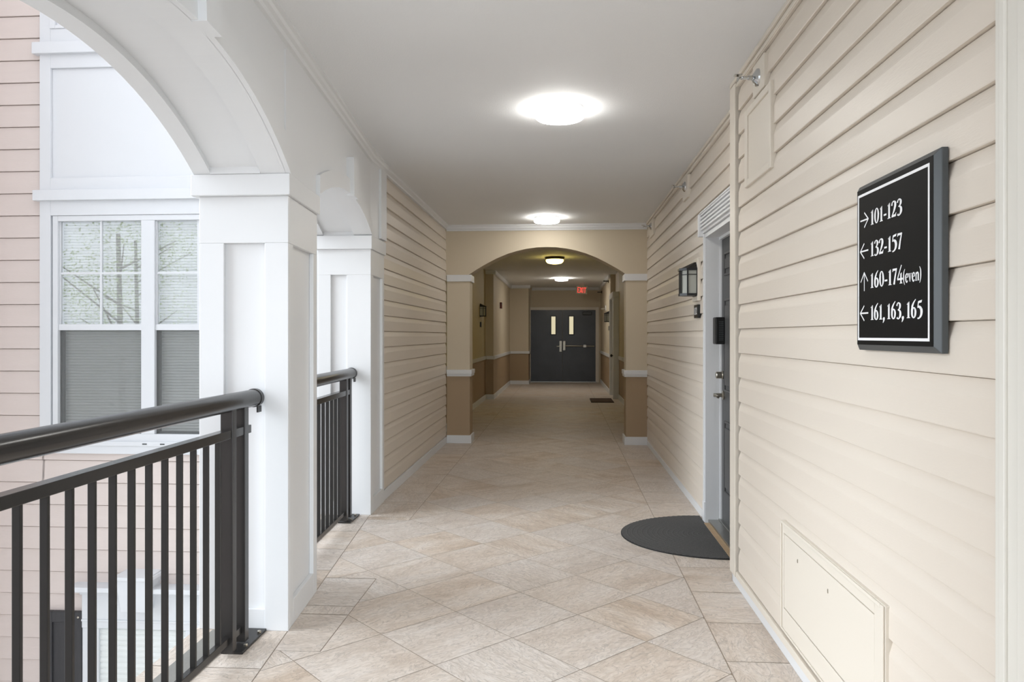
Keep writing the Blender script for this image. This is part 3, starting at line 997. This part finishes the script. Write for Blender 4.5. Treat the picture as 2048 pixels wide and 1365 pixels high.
GL = {
 '1': (0.40, [[(.13,.02),(.295,.02),(.295,1.0),(.13,.92)], [(.05,.84),(.145,.80),(.145,.93),(.275,1.0)], [(.06,0),(.36,0),(.36,.045),(.06,.045)]]),
 '0': (0.52, ring(.26, .5, .245, .515, .085, .445)),
 '2': (0.50, ribbon([(.06,.74,.10),(.10,.90,.07),(.21,.985,.05),(.34,.90,.12),(.36,.70,.15),(.27,.42,.11),(.16,.22,.07),(.06,.06,.05)]) + [[(.03,0),(.42,0),(.47,.24),(.43,.24),(.37,.15),(.09,.15)]]),
 '3': (0.48, ribbon([(.06,.80,.09),(.13,.94,.06),(.23,.985,.05),(.34,.88,.12),(.34,.70,.12),(.25,.58,.06),(.15,.54,.04)]) + ribbon([(.15,.55,.04),(.27,.52,.07),(.38,.40,.13),(.38,.18,.14),(.27,.02,.07),(.15,.0,.06),(.07,.08,.11)])),
 '4': (0.54, ribbon([(.40,1.14,.05),(.22,.72,.06),(.04,.30,.06)], False) + [[(.02,.22),(.52,.22),(.52,.34),(.02,.34)], [(.29,0),(.42,0),(.42,.68),(.29,.60)], [(.24,0),(.48,0),(.48,.04),(.24,.04)]]),
 '5': (0.48, [[(.12,.84),(.40,.88),(.45,1.03),(.15,.98)]] + ribbon([(.15,.96,.05),(.09,.58,.06)], False) + ribbon([(.08,.60,.05),(.20,.64,.10),(.34,.54,.14),(.39,.34,.15),(.34,.12,.12),(.20,-.02,.07),(.06,-.04,.06)])),
 '6': (0.52, ribbon([(.44,1.10,.03),(.30,.95,.07),(.17,.74,.11),(.11,.50,.13),(.11,.30,.13)]) + ring(.26, .31, .235, .335, .07, .255)),
 '7': (0.46, [[(.03,.80),(.07,.80),(.11,.86),(.38,.86),(.45,1.0),(.05,1.0)]] + ribbon([(.42,.98,.06),(.29,.5,.09),(.19,0,.12)], False)),
 '-': (0.34, [[(.04,.28),(.30,.28),(.30,.40),(.04,.40)]]),
 ',': (0.27, ribbon([(.10,.13,.10),(.13,.05,.17),(.13,-.06,.10),(.05,-.22,.03)])),
 ' ': (0.16, []),
 '(': (0.27, ribbon([(.24,1.02,.03),(.11,.78,.08),(.08,.44,.10),(.11,.08,.08),(.24,-.18,.03)])),
 ')': (0.27, ribbon([(.03,1.02,.03),(.16,.78,.08),(.19,.44,.10),(.16,.08,.08),(.03,-.18,.03)])),
 'e': (0.44, [[(.10,.34),(.37,.34),(.37,.39),(.10,.39)]] + ribbon([(.36,.36,.07),(.34,.56,.08),(.23,.64,.06),(.11,.52,.11),(.09,.32,.13),(.14,.10,.11),(.25,.0,.08),(.38,.12,.04)])),
 'v': (0.44, [[(.03,.64),(.17,.64),(.27,.0),(.20,.0)], [(.33,.64),(.39,.64),(.25,.0),(.21,.0)], [(.0,.60),(.21,.60),(.21,.64),(.0,.64)], [(.28,.60),(.44,.60),(.44,.64),(.28,.64)]]),
 'n': (0.52, [[(.07,0),(.19,0),(.19,.66),(.07,.60)], [(.02,0),(.24,0),(.24,.04),(.02,.04)], [(.28,0),(.50,0),(.50,.04),(.28,.04)]] + ribbon([(.17,.50,.05),(.27,.61,.08),(.37,.53,.11),(.39,.38,.12),(.39,.0,.12)])),
 'E': (0.60, [[(.06,0),(.20,0),(.20,1),(.06,1)], [(.06,0),(.54,0),(.54,.15),(.06,.15)], [(.06,.43),(.50,.43),(.50,.57),(.06,.57)], [(.06,.85),(.54,.85),(.54,1),(.06,1)]]),
 'X': (0.64, ribbon([(.07,0,.15),(.57,1,.15)], False) + ribbon([(.07,1,.15),(.57,0,.15)], False)),
 'I': (0.26, [[(.06,0),(.20,0),(.20,1),(.06,1)]]),
 'T': (0.58, [[(.22,0),(.36,0),(.36,1),(.22,1)], [(.02,.85),(.56,.85),(.56,1),(.02,1)]]),
}
def text_width(s):
    return sum(GL[c][0] for c in s)
LAY = [0]
def lay(pts):
    LAY[0] = (LAY[0] + 1) % 60
    d = LAY[0] * 8e-6
    return [(p[0] - d, p[1], p[2]) for p in pts]

def put_text(mb, s, fn, x0, z0, h, width):
    """fn(u, v) -> 3D point, u along the line"""
    k = width / text_width(s)
    u = x0
    for c in s:
        adv, polys = GL[c]
        for p in polys:
            mb.add(lay([fn(u + q[0] * k, z0 + q[1] * h) for q in p]), [tuple(range(len(p)))])
        u += adv * k

# directory sign
sg = thing('directory_sign', 'black apartment directory sign with white numbers and arrows on the right wall', 'sign', (0.905, 2.08, 1.53))
SX = 0.885
y0, y1, z0, z1 = 1.832, 2.326, 1.286, 1.778
fy0, fy1, fz0, fz1 = 1.848, 2.311, 1.302, 1.763
m = MB()
o4 = [(y0, z0), (y1, z0), (y1, z1), (y0, z1)]
f4 = [(fy0, fz0), (fy1, fz0), (fy1, fz1), (fy0, fz1)]
vs = [(0.9115, a, b) for a, b in o4] + [(0.8965, a, b) for a, b in o4] + [(SX, a, b) for a, b in f4]
m.add(vs, [(0, 1, 2, 3), (0, 1, 5, 4), (1, 2, 6, 5), (2, 3, 7, 6), (3, 0, 4, 7), (4, 5, 9, 8), (5, 6, 10, 9), (6, 7, 11, 10), (7, 4, 8, 11), (8, 9, 10, 11)])
build('backboard', m, M['signedge'], sg, bevel=0.0012)
build('face', MB().box(SX - 0.0008, SX + 0.001, fy0 + 0.0005, fy1 - 0.0005, fz0 + 0.0005, fz1 - 0.0005), M['signface'], sg, label='flat black face')
bx = SX - 0.0014
m = MB()
by0, by1, bz0, bz1, bw = 1.866, 2.304, 1.315, 1.748, 0.0075
frame_yz(m, bx, SX, by0, by1, bz0, bz1, bw, bw, bw, bw)
build('border_line', m, M['lettering'], sg)
sfn = lambda u, v: (SX - 0.0016, 2.2135 - u, v)
SH = 0.0425
lines = [('101-123', 1.6475, 0.2035), ('132-157', 1.557, 0.2035), ('160-174', 1.466, 0.2085), ('161, 163, 165', 1.374, 0.3140)]
for s, zb, w in lines:
    m = MB()
    put_text(m, s, sfn, 0.0, zb, SH, w)
    if s == '160-174':
        put_text(m, '(even)', sfn, 0.2085, zb + 0.001, SH * 0.80, 0.1)
    build('lettering', m, M['lettering'], sg)
def arrow(d, cz):
    m = MB()
    w = 0.0045 
    yl, yr = 2.2845, 2.2265
    ym = (yl + yr) / 2
    F = lambda q: [(SX - 0.0016, a, b) for a, b in q]
    def seg(a, b):
        for p in ribbon([(a[0], a[1], w), (b[0], b[1], w)], False):
            m.add(lay(F(p)), [(0, 1, 2, 3)])
    if d == 'right':
        seg((yl, cz), (yr, cz)); seg((ym, cz + .022), (yr - .001, cz - .001)); seg((ym, cz - .022), (yr - .001, cz + .001))
    elif d == 'left':
        seg((yl, cz), (yr, cz)); seg((ym, cz + .022), (yl + .001, cz - .001)); seg((ym, cz - .022), (yl + .001, cz + .001))
    else:
        seg((ym, cz - .028), (ym, cz + .026)); seg((ym + .026, cz - .001), (ym - .001, cz + .027)); seg((ym - .026, cz - .001), (ym + .001, cz + .027))
    build('arrow', m, M['lettering'], sg)
arrow('right', 1.669); arrow('left', 1.578); arrow('up', 1.488); arrow('left', 1.395)

# unit number plaques
def plaque(label, x, y, z, sgn, txt=None, ya=0.075):
    t = thing('number_plaque', label, 'number plaque', (x, y, z))
    m = MB().box(x, x + sgn * 0.022, y - ya, y + ya, z, z + 0.10)
    build('plate', m, M['black'], t, bevel=0.003)
    if txt:
        xs = x + sgn * 0.0228
        m = MB()
        put_text(m, txt, (lambda u, v: (xs, y + 0.058 - u, v)), 0, z + 0.027, 0.052, 0.116)
        build('lettering', m, M['lettering'], t)
        m = MB()
    return t
plaque('small black plaque numbered 132 below the nearest wall lantern', XF - 0.012, 5.665, 1.459, -1, '132')
plaque('tiny dark plaque below the left hall lantern', HL0, 14.45, 1.49, 1)
plaque('tiny dark plaque below the right hall lantern', HR1, 17.0, 1.44, -1)

# ------------------------------------------------------------------ wall lanterns
def lantern(label, x, y, zc, sgn, plate):
    """sgn -1: hangs on a wall whose face looks towards -x"""
    t = thing('wall_lantern', label, 'wall lantern', (x, y, zc))
    X = lambda d: x + sgn * d
    if plate:
        build('mounting_block', MB().box(X(-0.008), X(0.020), y - 0.085, y + 0.15, zc - 0.145, zc + 0.175), M['creamtrim'], t, bevel=0.006)
    d0 = 0.020 if plate else 0.0
    w, dp, h = 0.076, 0.112, 0.094
    plan = [(d0, -w), (d0 + dp * 0.62, -w), (d0 + dp, -w * 0.45), (d0 + dp, w * 0.45), (d0 + dp * 0.62, w), (d0, w)]
    def ring_at(s, grow, z0_, z1_):
        q = [(d0 + (p[0] - d0) * (1 + grow), p[1] * (1 + grow)) for p in plan]
        m_ = MB().extrude(q, lambda a: (X(a[0]), y + a[1], z0_), lambda a: (X(a[0]), y + a[1], z1_))
        return m_
    build('backplate', MB().box(X(d0 - 0.004), X(d0 + 0.014), y - 0.06, y + 0.06, zc - 0.11, zc + 0.125), M['black'], t, bevel=0.003)
    build('glass', ring_at(0, -0.08, zc - h + 0.005, zc + h - 0.008), M['frost'], t, label='frosted glass')
    m = ring_at(0, 0.08, zc - h - 0.012, zc - h + 0.006)
    for v in ring_at(0, 0.12, zc + h - 0.012, zc + h + 0.004).v[:0]: pass
    for (a, b, z0_, z1_) in ((0, 0.12, zc + h - 0.012, zc + h + 0.004), (0, 0.0, zc + h * 0.52, zc + h * 0.52 + 0.006)):
        r_ = ring_at(a, b, z0_, z1_)
        m.add(r_.v, r_.f)
    for p in plan + [(d0 + dp, 0.0)]:
        m.box(X(p[0] - 0.005), X(p[0] + 0.005), y + p[1] - 0.005, y + p[1] + 0.005, zc - h, zc + h)
    build('cage', m, M['black'], t)
    # sloped roof
    q = [(d0 + (p[0] - d0) * 1.06, p[1] * 1.06) for p in plan]
    top = [(d0 + (p[0] - d0) * 0.12, p[1] * 0.35) for p in plan]
    n = len(q)
    vs = [(X(a), y + b, zc + h + 0.002) for a, b in q] + [(X(a), y + b, zc + h + 0.052) for a, b in top]
    fs = [tuple(range(n))[::-1], tuple(range(n, 2 * n))] + [(i, (i + 1) % n, n + (i + 1) % n, n + i) for i in range(n)]
    build('roof', MB().add(vs, fs), M['black'], t)
    return t
lantern('black wall lantern with frosted glass left of the charcoal apartment door', XF - 0.017, 5.66, 1.730, -1, True)
lantern('black wall lantern on the left wall of the dim hall', HL0, 14.42, 1.80, 1, False)
lantern('black wall lantern beside the white hall door', HR1, 17.0, 1.735, -1, False)

# ------------------------------------------------------------------ sidewall sprinklers
def sprinkler(label, x, y, z, py0, py1, pz0, pz1):
    t = thing('fire_sprinkler', label, 'sprinkler', (x, y, z), 'sprinklers along the right wall')
    build('mounting_block', MB().box(x - 0.020, x + 0.012, py0, py1, pz0, pz1), M['creamtrim'], t, bevel=0.004)
    xs = x - 0.020
    build('escutcheon', MB().lathe([(0.042, 0), (0.040, 0.008), (0.026, 0.018), (0.014, 0.026)], (xs, y, z), axis='x', sign=-1, n=28), M['chrome'], t, smooth=True)
    m = MB().tube((xs - 0.02, y, z), (xs - 0.045, y, z), 0.011, n=14)
    m.path([(xs - 0.045, y - 0.012, z), (xs - 0.070, y - 0.014, z), (xs - 0.088, y, z)], 0.0032, n=8)
    m.path([(xs - 0.045, y + 0.012, z), (xs - 0.070, y + 0.014, z), (xs - 0.088, y, z)], 0.0032, n=8)
    m.tube((xs - 0.045, y, z), (xs - 0.082, y, z), 0.003, n=8)
    build('head_frame', m, M['chrome'], t)
    m = MB().box(xs - 0.092, xs - 0.088, y - 0.018, y + 0.018, z - 0.012, z + 0.012).box(xs - 0.108, xs - 0.074, y - 0.016, y + 0.016, z + 0.012, z + 0.0145)
    build('deflector', m, M['chrome'], t)
    return t
sprinkler('chrome sprinkler above the cream utility hatch, nearest of its row', XN - 0.012, 3.505, 2.520, 3.405, 3.60, 2.45, 2.60)
sprinkler('chrome sprinkler on a cream block above the apartment door lantern', XF - 0.012, 6.17, 2.545, 6.05, 6.29, 2.44, 2.625)
sprinkler('chrome sprinkler on a cream block in front of the arch wall', XF - 0.012, 8.52, 2.565, 8.33, 8.70, 2.45, 2.625)
def hall_sprinkler(label, x, y, z):
    t = thing('fire_sprinkler', label, 'sprinkler', (x, y, z), 'sprinklers along the right wall')
    build('escutcheon', MB().lathe([(0.04, 0), (0.036, 0.012), (0.014, 0.024)], (x, y, z), axis='x', sign=-1, n=20), M['bronze'], t, smooth=True)
    m = MB().tube((x - 0.02, y, z), (x - 0.1, y, z), 0.012, n=10).box(x - 0.125, x - 0.10, y - 0.02, y + 0.02, z - 0.012, z + 0.014)
    build('head_frame', m, M['black'], t)
hall_sprinkler('dark sprinkler high in the hall right of the exit sign', HR1, 20.3, 2.50)
hall_sprinkler('dark sprinkler high in the hall above the white door', HR1, 17.3, 2.58)

# utility hatch and access panel
ht = thing('utility_hatch', 'cream rectangular hatch high on the near siding wall', 'hatch', (XN, 3.55, 2.06))
y0, y1, z0, z1 = 3.315, 3.785, 2.063, 2.445
xa = XN - 0.028
m = MB()
b = 0.05
frame_yz(m, xa, XN, y0, y1, z0, z1, 0.035, b, 0.035, 0.035)
build('frame', m, M['creamtrim'], ht, bevel=0.004)
build('cover', MB().box(xa + 0.009, XN, y0 + 0.03, y1 - b, z0 + 0.03, z1 - 0.03), M['creamtrim'], ht)
ap = thing('access_panel', 'large cream access panel low on the near siding wall', 'access panel', (XN, 2.65, 0.12))
y0, y1, z0, z1 = 2.163, 3.155, 0.118, 0.566
xa = XN - 0.025
iy0, iy1, iz0, iz1 = 2.236, 3.132, 0.207, 0.517
m = MB()
frame_yz(m, xa, XN, y0, y1, z0, z1, iy0 - y0, y1 - iy1, iz0 - z0, z1 - iz1)
frame_yz(m, xa - 0.006, xa - 0.0002, y0 + 0.001, y1 - 0.001, z0 + 0.001, z1 - 0.001, 0.02, 0.006, 0.006, 0.012)
build('frame', m, M['creamtrim'], ap, bevel=0.004)
gp = 0.004
cv = build('cover', MB().box(xa + 0.002, XN, iy0 + gp, iy1 - gp, iz0 + gp, iz1 - gp), M['creamtrim'], ap, bevel=0.002)
for yy, zz in ((2.95, 0.455), (2.62, 0.452)):
    build('screw', MB().box(xa + 0.0005, xa + 0.004, yy - 0.003, yy + 0.003, zz - 0.007, zz + 0.007), M['nickel'], cv)

# ------------------------------------------------------------------ ceiling lights
def disc_light(label, x, y, r=0.146, m='lamp'):
    t = thing('ceiling_light', label, 'ceiling light', (x, y, CEIL - 0.09), 'ceiling lights along the walkway')
    build('base_plate', MB().lathe([(r * 0.985, 0), (r * 0.985, 0.022)], (x, y, CEIL), sign=-1, n=48), M['lampbody'], t, smooth=True)
    build('diffuser', MB().lathe([(r * 0.985, 0.022), (r, 0.027), (r, 0.048), (r * 0.985, 0.054), (r * 0.94, 0.060), (r * 0.85, 0.063)], (x, y, CEIL), sign=-1, n=48), M[m], t, smooth=True)
disc_light('large white lit disc light on the ceiling, nearest of all', -0.022, 4.45)
disc_light('white lit disc light on the ceiling just before the arch', -0.19, 8.53)
disc_light('white lit disc light far down the hall near the exit sign', -0.045, 17.65, 0.15, 'lamp_hall')
t = thing('ceiling_light', 'yellowish lit lamp with dark rim just beyond the arch', 'ceiling light', (-0.15, 12.9, CEIL - 0.12), 'ceiling lights along the walkway')
build('base_plate', MB().lathe([(0.165, 0), (0.17, 0.012), (0.16, 0.045)], (-0.15, 12.9, CEIL), sign=-1, n=40), M['bronze'], t, smooth=True)
build('diffuser', MB().lathe([(0.150, 0.045), (0.150, 0.075), (0.12, 0.105), (0.06, 0.118)], (-0.15, 12.9, CEIL), sign=-1, n=40), M['lampy'], t, smooth=True)

# exit sign hung from the hall ceiling
ex = thing('exit_sign', 'lit red EXIT sign hanging before the black double doors', 'exit sign', (0.485, 19.9, 2.43))
rot = Matrix.Rotation(math.radians(4), 4, 'Y')
def rz(m_, piv=(0.485, 19.9, 2.535)):
    p_ = Vector(piv)
    return m_.xform(lambda v: p_ + rot @ (Vector(v) - p_))
build('housing', rz(MB().box(0.335, 0.635, 19.9, 19.94, 2.435, 2.635)), M['exitbody'], ex, bevel=0.005)
m = MB()
put_text(m, 'EXIT', lambda u, v: (0.365 + u, 19.8985, v), 0, 2.462, 0.145, 0.24)
build('lettering', rz(m), M['exit'], ex)
build('canopy', MB().box(0.42, 0.55, 19.90, 19.94, 2.62, CEIL), M['exitbody'], ex)

# small devices in the hall
t = thing('fire_alarm', 'dark red fire alarm on the stepped left hall wall', 'fire alarm', (HL1, 17.1, 1.96))
build('housing', MB().box(HL1, HL1 + 0.045, 16.95, 17.12, 1.945, 2.085), M['red'], t, bevel=0.005)
build('strobe', MB().box(HL1 + 0.045, HL1 + 0.055, 16.98, 17.09, 2.03, 2.07), M['frost'], t)
t = thing('wall_bracket', 'small pale bracket on the hall wall left of the right hall lantern', 'bracket', (HR1, 18.35, 1.94))
build('plate', MB().box(HR1 - 0.02, HR1, 18.25, 18.45, 1.93, 2.06), M['lampbody'], t, bevel=0.004)
build('arm', MB().box(HR1 - 0.12, HR1 - 0.02, 18.32, 18.38, 1.955, 2.0), M['nickel'], t, bevel=0.006)

# ------------------------------------------------------------------ facade across the courtyard
FY = 6.30
WB = -4.607
mb = MB()
PHF = 3.970 - 0.197 * 40
siding_into(mb, (-9.5, FY), (WB + 0.02, FY), (0, -1), -2.95, 6.4, PHF, 0.197, LAP)
siding_into(mb, (WB, FY), (-1.79, FY), (0, -1), -2.95, 0.30, PHF, 0.197, LAP)
fw = structure(build('wall_facade', mb, M['pink']), 'pinkish beige clapboard facade across the gap')
structure(build('wall_facade_core', MB().box(-9.5, -4.50, FY + 0.02, FY + 0.3, -2.95, 6.4).box(-4.50, -1.79, FY + 0.55, FY + 0.6, -2.95, 6.4).box(-4.50, -1.79, FY + 0.02, FY + 0.55, -2.95, 0.30).box(-4.50, -1.79, FY + 0.02, FY + 0.55, 2.40, 6.4).box(-2.75, -1.79, FY + 0.02, FY + 0.55, 0.3, 2.4), M['roomdark']), 'solid part of the facade')
yb = FY - 0.045
BR = -1.95
m = MB()
m.box(WB, WB + 0.10, yb, FY + 0.03, 0.29, 6.4)                 # left stile
m.box(BR - 0.75, BR, yb, FY + 0.03, 0.29, 6.4)                 # right boards behind the pillars
m.box(WB + 0.10, BR - 0.75, yb, FY + 0.03, 2.385, 2.717)       # board below the blank panel
m.box(WB + 0.10, BR - 0.75, yb, FY + 0.03, 3.684, 4.03)        # board above it
m.box(WB + 0.10, BR - 0.75, yb + 0.025, FY + 0.03, 2.717, 3.684)   # blank panel
m.box(WB + 0.10, BR - 0.75, yb, FY + 0.03, 0.29, 0.372)        # sill board
structure(build('trim_13', m, M['white_ext'], bevel=0.003), 'white boards and blank panel around the facade window')
m = MB().box(WB - 0.038, BR, yb - 0.04, FY + 0.03, 2.513, 2.604)
structure(build('trim_14', m, M['white_ext'], bevel=0.003), 'white ledge above the facade window')
m = MB().box(WB - 0.045, BR, yb - 0.04, FY + 0.03, 3.803, 3.903)
structure(build('trim_15', m, M['white_ext'], bevel=0.003), 'white ledge below the upper facade window')

# twin double-hung window
w1 = struct_empty('window_1', (-3.6, FY, 0.37), 'white twin double hung window of the facade')
yf = FY - 0.035
WL, WR = -4.495, BR - 0.75
m = MB()
frame_xz(m, yf, FY + 0.05, WL, WR, 0.373, 2.384, 0.048, WR + 2.80, 0.093, 0.048)
m.box(-3.684, -3.562, yf - 0.001, FY + 0.05, 0.466, 2.336)
m.box(-4.51, WR - 0.001, yf - 0.02, yf - 0.0005, 0.36, 0.40)
build('frame', m, M['white_ext'], w1, bevel=0.004)
for (a, b) in ((-4.447, -3.684), (-3.562, -2.80)):
    su = build('upper_sash', MB().box(a, b, FY - 0.022, FY + 0.03, 1.374, 1.428).box(a, a + 0.012, FY - 0.012, FY + 0.03, 1.428, 2.336).box(b - 0.012, b, FY - 0.012, FY + 0.03, 1.428, 2.336), M['white_ext'], w1, bevel=0.003)
    mid = (a + b) / 2
    build('muntin', MB().box(mid - 0.009, mid + 0.009, FY - 0.0088, FY + 0.0088, 1.428, 2.336).box(a, b, FY - 0.008, FY + 0.008, 1.868, 1.886), M['white_ext'], su)
    build('pane', MB().box(a, b, FY - 0.001, FY + 0.001, 1.428, 2.336), M['glass'], su, label='reflecting upper pane')
    sl = build('lower_sash', MB().box(a, a + 0.03, FY + 0.005, FY + 0.03, 0.466, 1.374).box(b - 0.012, b, FY + 0.005, FY + 0.03, 0.466, 1.374).box(a, b, FY + 0.005, FY + 0.03, 0.466, 0.485), M['signedge'], w1)
    build('pane', MB().box(a + 0.03, b - 0.012, FY + 0.014, FY + 0.016, 0.485, 1.374), M['glasslow'], sl)
    build('insect_screen', MB().box(a, b, FY - 0.002, FY - 0.001, 0.466, 1.374), M['screen'], w1, label='grey insect screen')
    m = MB()
    z = 0.45
    while z < 2.35:
        m.strip([(0.066, z), (0.052, z + 0.005), (0.047, z + 0.012), (0.053, z + 0.020), (0.066, z + 0.026)], (lambda q: (a - 0.01, FY + q[0], q[1])), (lambda q: (b + 0.01, FY + q[0], q[1])))
        z += 0.0255
    build('blind', m, M['blind'], w1)
for x in (-3.64, -3.48):
    build('weep_cover', MB().box(x - 0.02, x + 0.02, yf - 0.023, yf - 0.018, 0.376, 0.386), M['signedge'], w1)

mb = MB().box(-7.2, -5.37, 5.17, FY, -2.95, 9.0)  # bay added out of frame to keep the bright sky off the facade
siding_into(mb, (-5.35, 5.17), (-5.35, FY), (1, 0), -2.95, 9.0, PHF, 0.197, LAP)
siding_into(mb, (-7.2, 5.15), (-5.37, 5.15), (0, -1), -2.95, 9.0, PHF, 0.197, LAP)
mb.box(-5.37, -5.32, 5.12, 5.17, -2.95, 9.0)
structure(build('shading_wall_bay', mb, M['pink']), 'out of frame bay left of the window, added to shade the facade')
# the lower edge of the window above
w3 = struct_empty('window_3', (-4.0, FY, 4.02), 'bottom of the upper facade window')
m = MB().box(-4.46, -2.7, yb - 0.01, FY + 0.01, 4.03, 4.06).box(-4.51, -4.46, yb - 0.01, FY + 0.01, 4.03, 5.6).box(-4.46, -2.7, FY - 0.03, FY + 0.01, 4.06, 4.12)
build('frame', m, M['white_ext'], w3, bevel=0.003)
build('pane', MB().box(-4.46, -2.7, FY - 0.01, FY - 0.008, 4.12, 5.6), M['glass'], w3)

# lower storey window with moulded lintel and keystone
w2 = struct_empty('window_2', (-3.67, FY, -2.4), 'lower storey window with white moulded head')
KC = -3.668
hw = KC + 4.21
m = MB()
m.box(KC - hw, KC + hw, FY - 0.06, FY + 0.0, -1.235, -0.90)
m.box(KC - hw - 0.012, KC + hw + 0.012, FY - 0.075, FY, -0.94, -0.90)
m.box(KC - hw - 0.035, KC + hw + 0.035, FY - 0.11, FY, -0.912, -0.888)
m.box(KC - hw - 0.078, KC + hw + 0.078, FY - 0.16, FY, -0.89, -0.848)
m.box(KC - hw, KC + hw, FY - 0.07, FY, -1.175, -1.155)
build('lintel', m, M['white_ext'], w2, bevel=0.006)
m = MB().add([(KC - 0.155, FY - 0.20, -0.735), (KC + 0.155, FY - 0.20, -0.735), (KC + 0.155, FY, -0.72), (KC - 0.155, FY, -0.72),
              (KC - 0.115, FY - 0.17, -1.045), (KC + 0.115, FY - 0.17, -1.045), (KC + 0.115, FY, -1.045), (KC - 0.115, FY, -1.045)],
             [(0, 1, 2, 3), (7, 6, 5, 4), (0, 4, 5, 1), (1, 5, 6, 2), (2, 6, 7, 3), (3, 7, 4, 0)])
m.box(KC - 0.175, KC + 0.175, FY - 0.215, FY, -0.765, -0.735)
build('keystone', m, M['white_ext'], w2, bevel=0.004)
m = MB().box(KC - hw, KC - hw + 0.15, FY - 0.05, FY, -2.55, -1.235).box(KC + hw - 0.15, KC + hw, FY - 0.05, FY, -2.55, -1.235).box(KC - hw, KC + hw, FY - 0.07, FY, -2.55, -2.44)
build('frame', m, M['white_ext'], w2, bevel=0.004)
m = MB()
z = -2.45
while z < -1.25:
    m.strip([(-0.018, z), (-0.026, z + 0.008), (-0.030, z + 0.024), (-0.026, z + 0.042), (-0.018, z + 0.050)], (lambda q: (KC - 0.40, FY + q[0], q[1])), (lambda q: (KC + 0.40, FY + q[0], q[1])))
    z += 0.05
build('blind', m, M['blind'], w2)
build('pane', MB().box(KC - 0.40, KC + 0.40, FY - 0.040, FY - 0.038, -2.44, -1.235), M['glasslow'], w2)

sh = thing('window_shutter', 'black wood grain shutter left of the lower storey window', 'shutter', (-4.38, FY - 0.03, -2.55))
sx0, sx1 = -4.552, -4.214
m = frame_xz(MB(), FY - 0.055, FY - 0.012, sx0, sx1, -2.55, -1.10, 0.065, 0.065, 0.10, 0.095)
build('frame', m, M['shutter'], sh, bevel=0.004)
build('panel', MB().box(sx0 + 0.065, sx1 - 0.065, FY - 0.038, FY - 0.012, -2.45, -1.195), M['shutter'], sh)
build('screw', MB().lathe([(0.010, 0), (0.010, 0.005), (0.005, 0.009)], (sx1 - 0.03, FY - 0.055, -1.145), axis='y', sign=-1, n=14), M['nickel'], sh)

# ------------------------------------------------------------------ ground and the trees mirrored in the window
structure(build('ground', MB().box(-45, 20, -45, 8, -3.15, -2.95), M['ground']), 'courtyard ground one storey below')
def tree(label, x, y, h, cr, seed):
    rnd = random.Random(seed)
    t = thing('courtyard_tree', label, 'tree', (x, y, -2.95), 'trees mirrored in the facade window')
    m = MB()
    p = Vector((x, y, -2.95))
    q = Vector((x + rnd.uniform(-.3, .3), y, -2.95 + h * 0.8))
    m.tube(p, q, 0.10, 0.05, n=10)
    tips = []
    for k in range(9):
        f = 0.35 + 0.065 * k
        s = p.lerp(q, f)
        a = rnd.uniform(0, 2 * math.pi)
        e = s + Vector((math.cos(a) * cr * 0.8, math.sin(a) * cr * 0.8, rnd.uniform(0.3, 1.3)))
        m.tube(s, e, 0.03, 0.012, n=6)
        tips += [e, s.lerp(e, 0.6)]
    tips.append(q)
    build('trunk', m, M['bark'], t)
    m = MB()
    for c in tips:
        for k in range(260):
            d = Vector((rnd.gauss(0, 1), rnd.gauss(0, 1), rnd.gauss(0, .8))) * (cr * 0.33)
            o = c + d
            u = Vector((rnd.uniform(-1, 1), rnd.uniform(-1, 1), rnd.uniform(-1, 1))).normalized() * rnd.uniform(.02, .045)
            w = u.orthogonal().normalized() * u.length * 0.6
            m.add([o - u, o + w, o + u, o - w], [(0, 1, 2, 3)])
    build('foliage', m, M['leaf'], t)
tree('leafy courtyard tree mirrored at the left of the facade window', -10.9, -5.2, 8.5, 1.7, 3)
tree('leafy courtyard tree mirrored in the middle of the facade window', -14.8, -12.5, 9.5, 2.2, 4)
tree('leafy courtyard tree mirrored at the right of the facade window', -7.0, -11.0, 8.0, 2.0, 9)
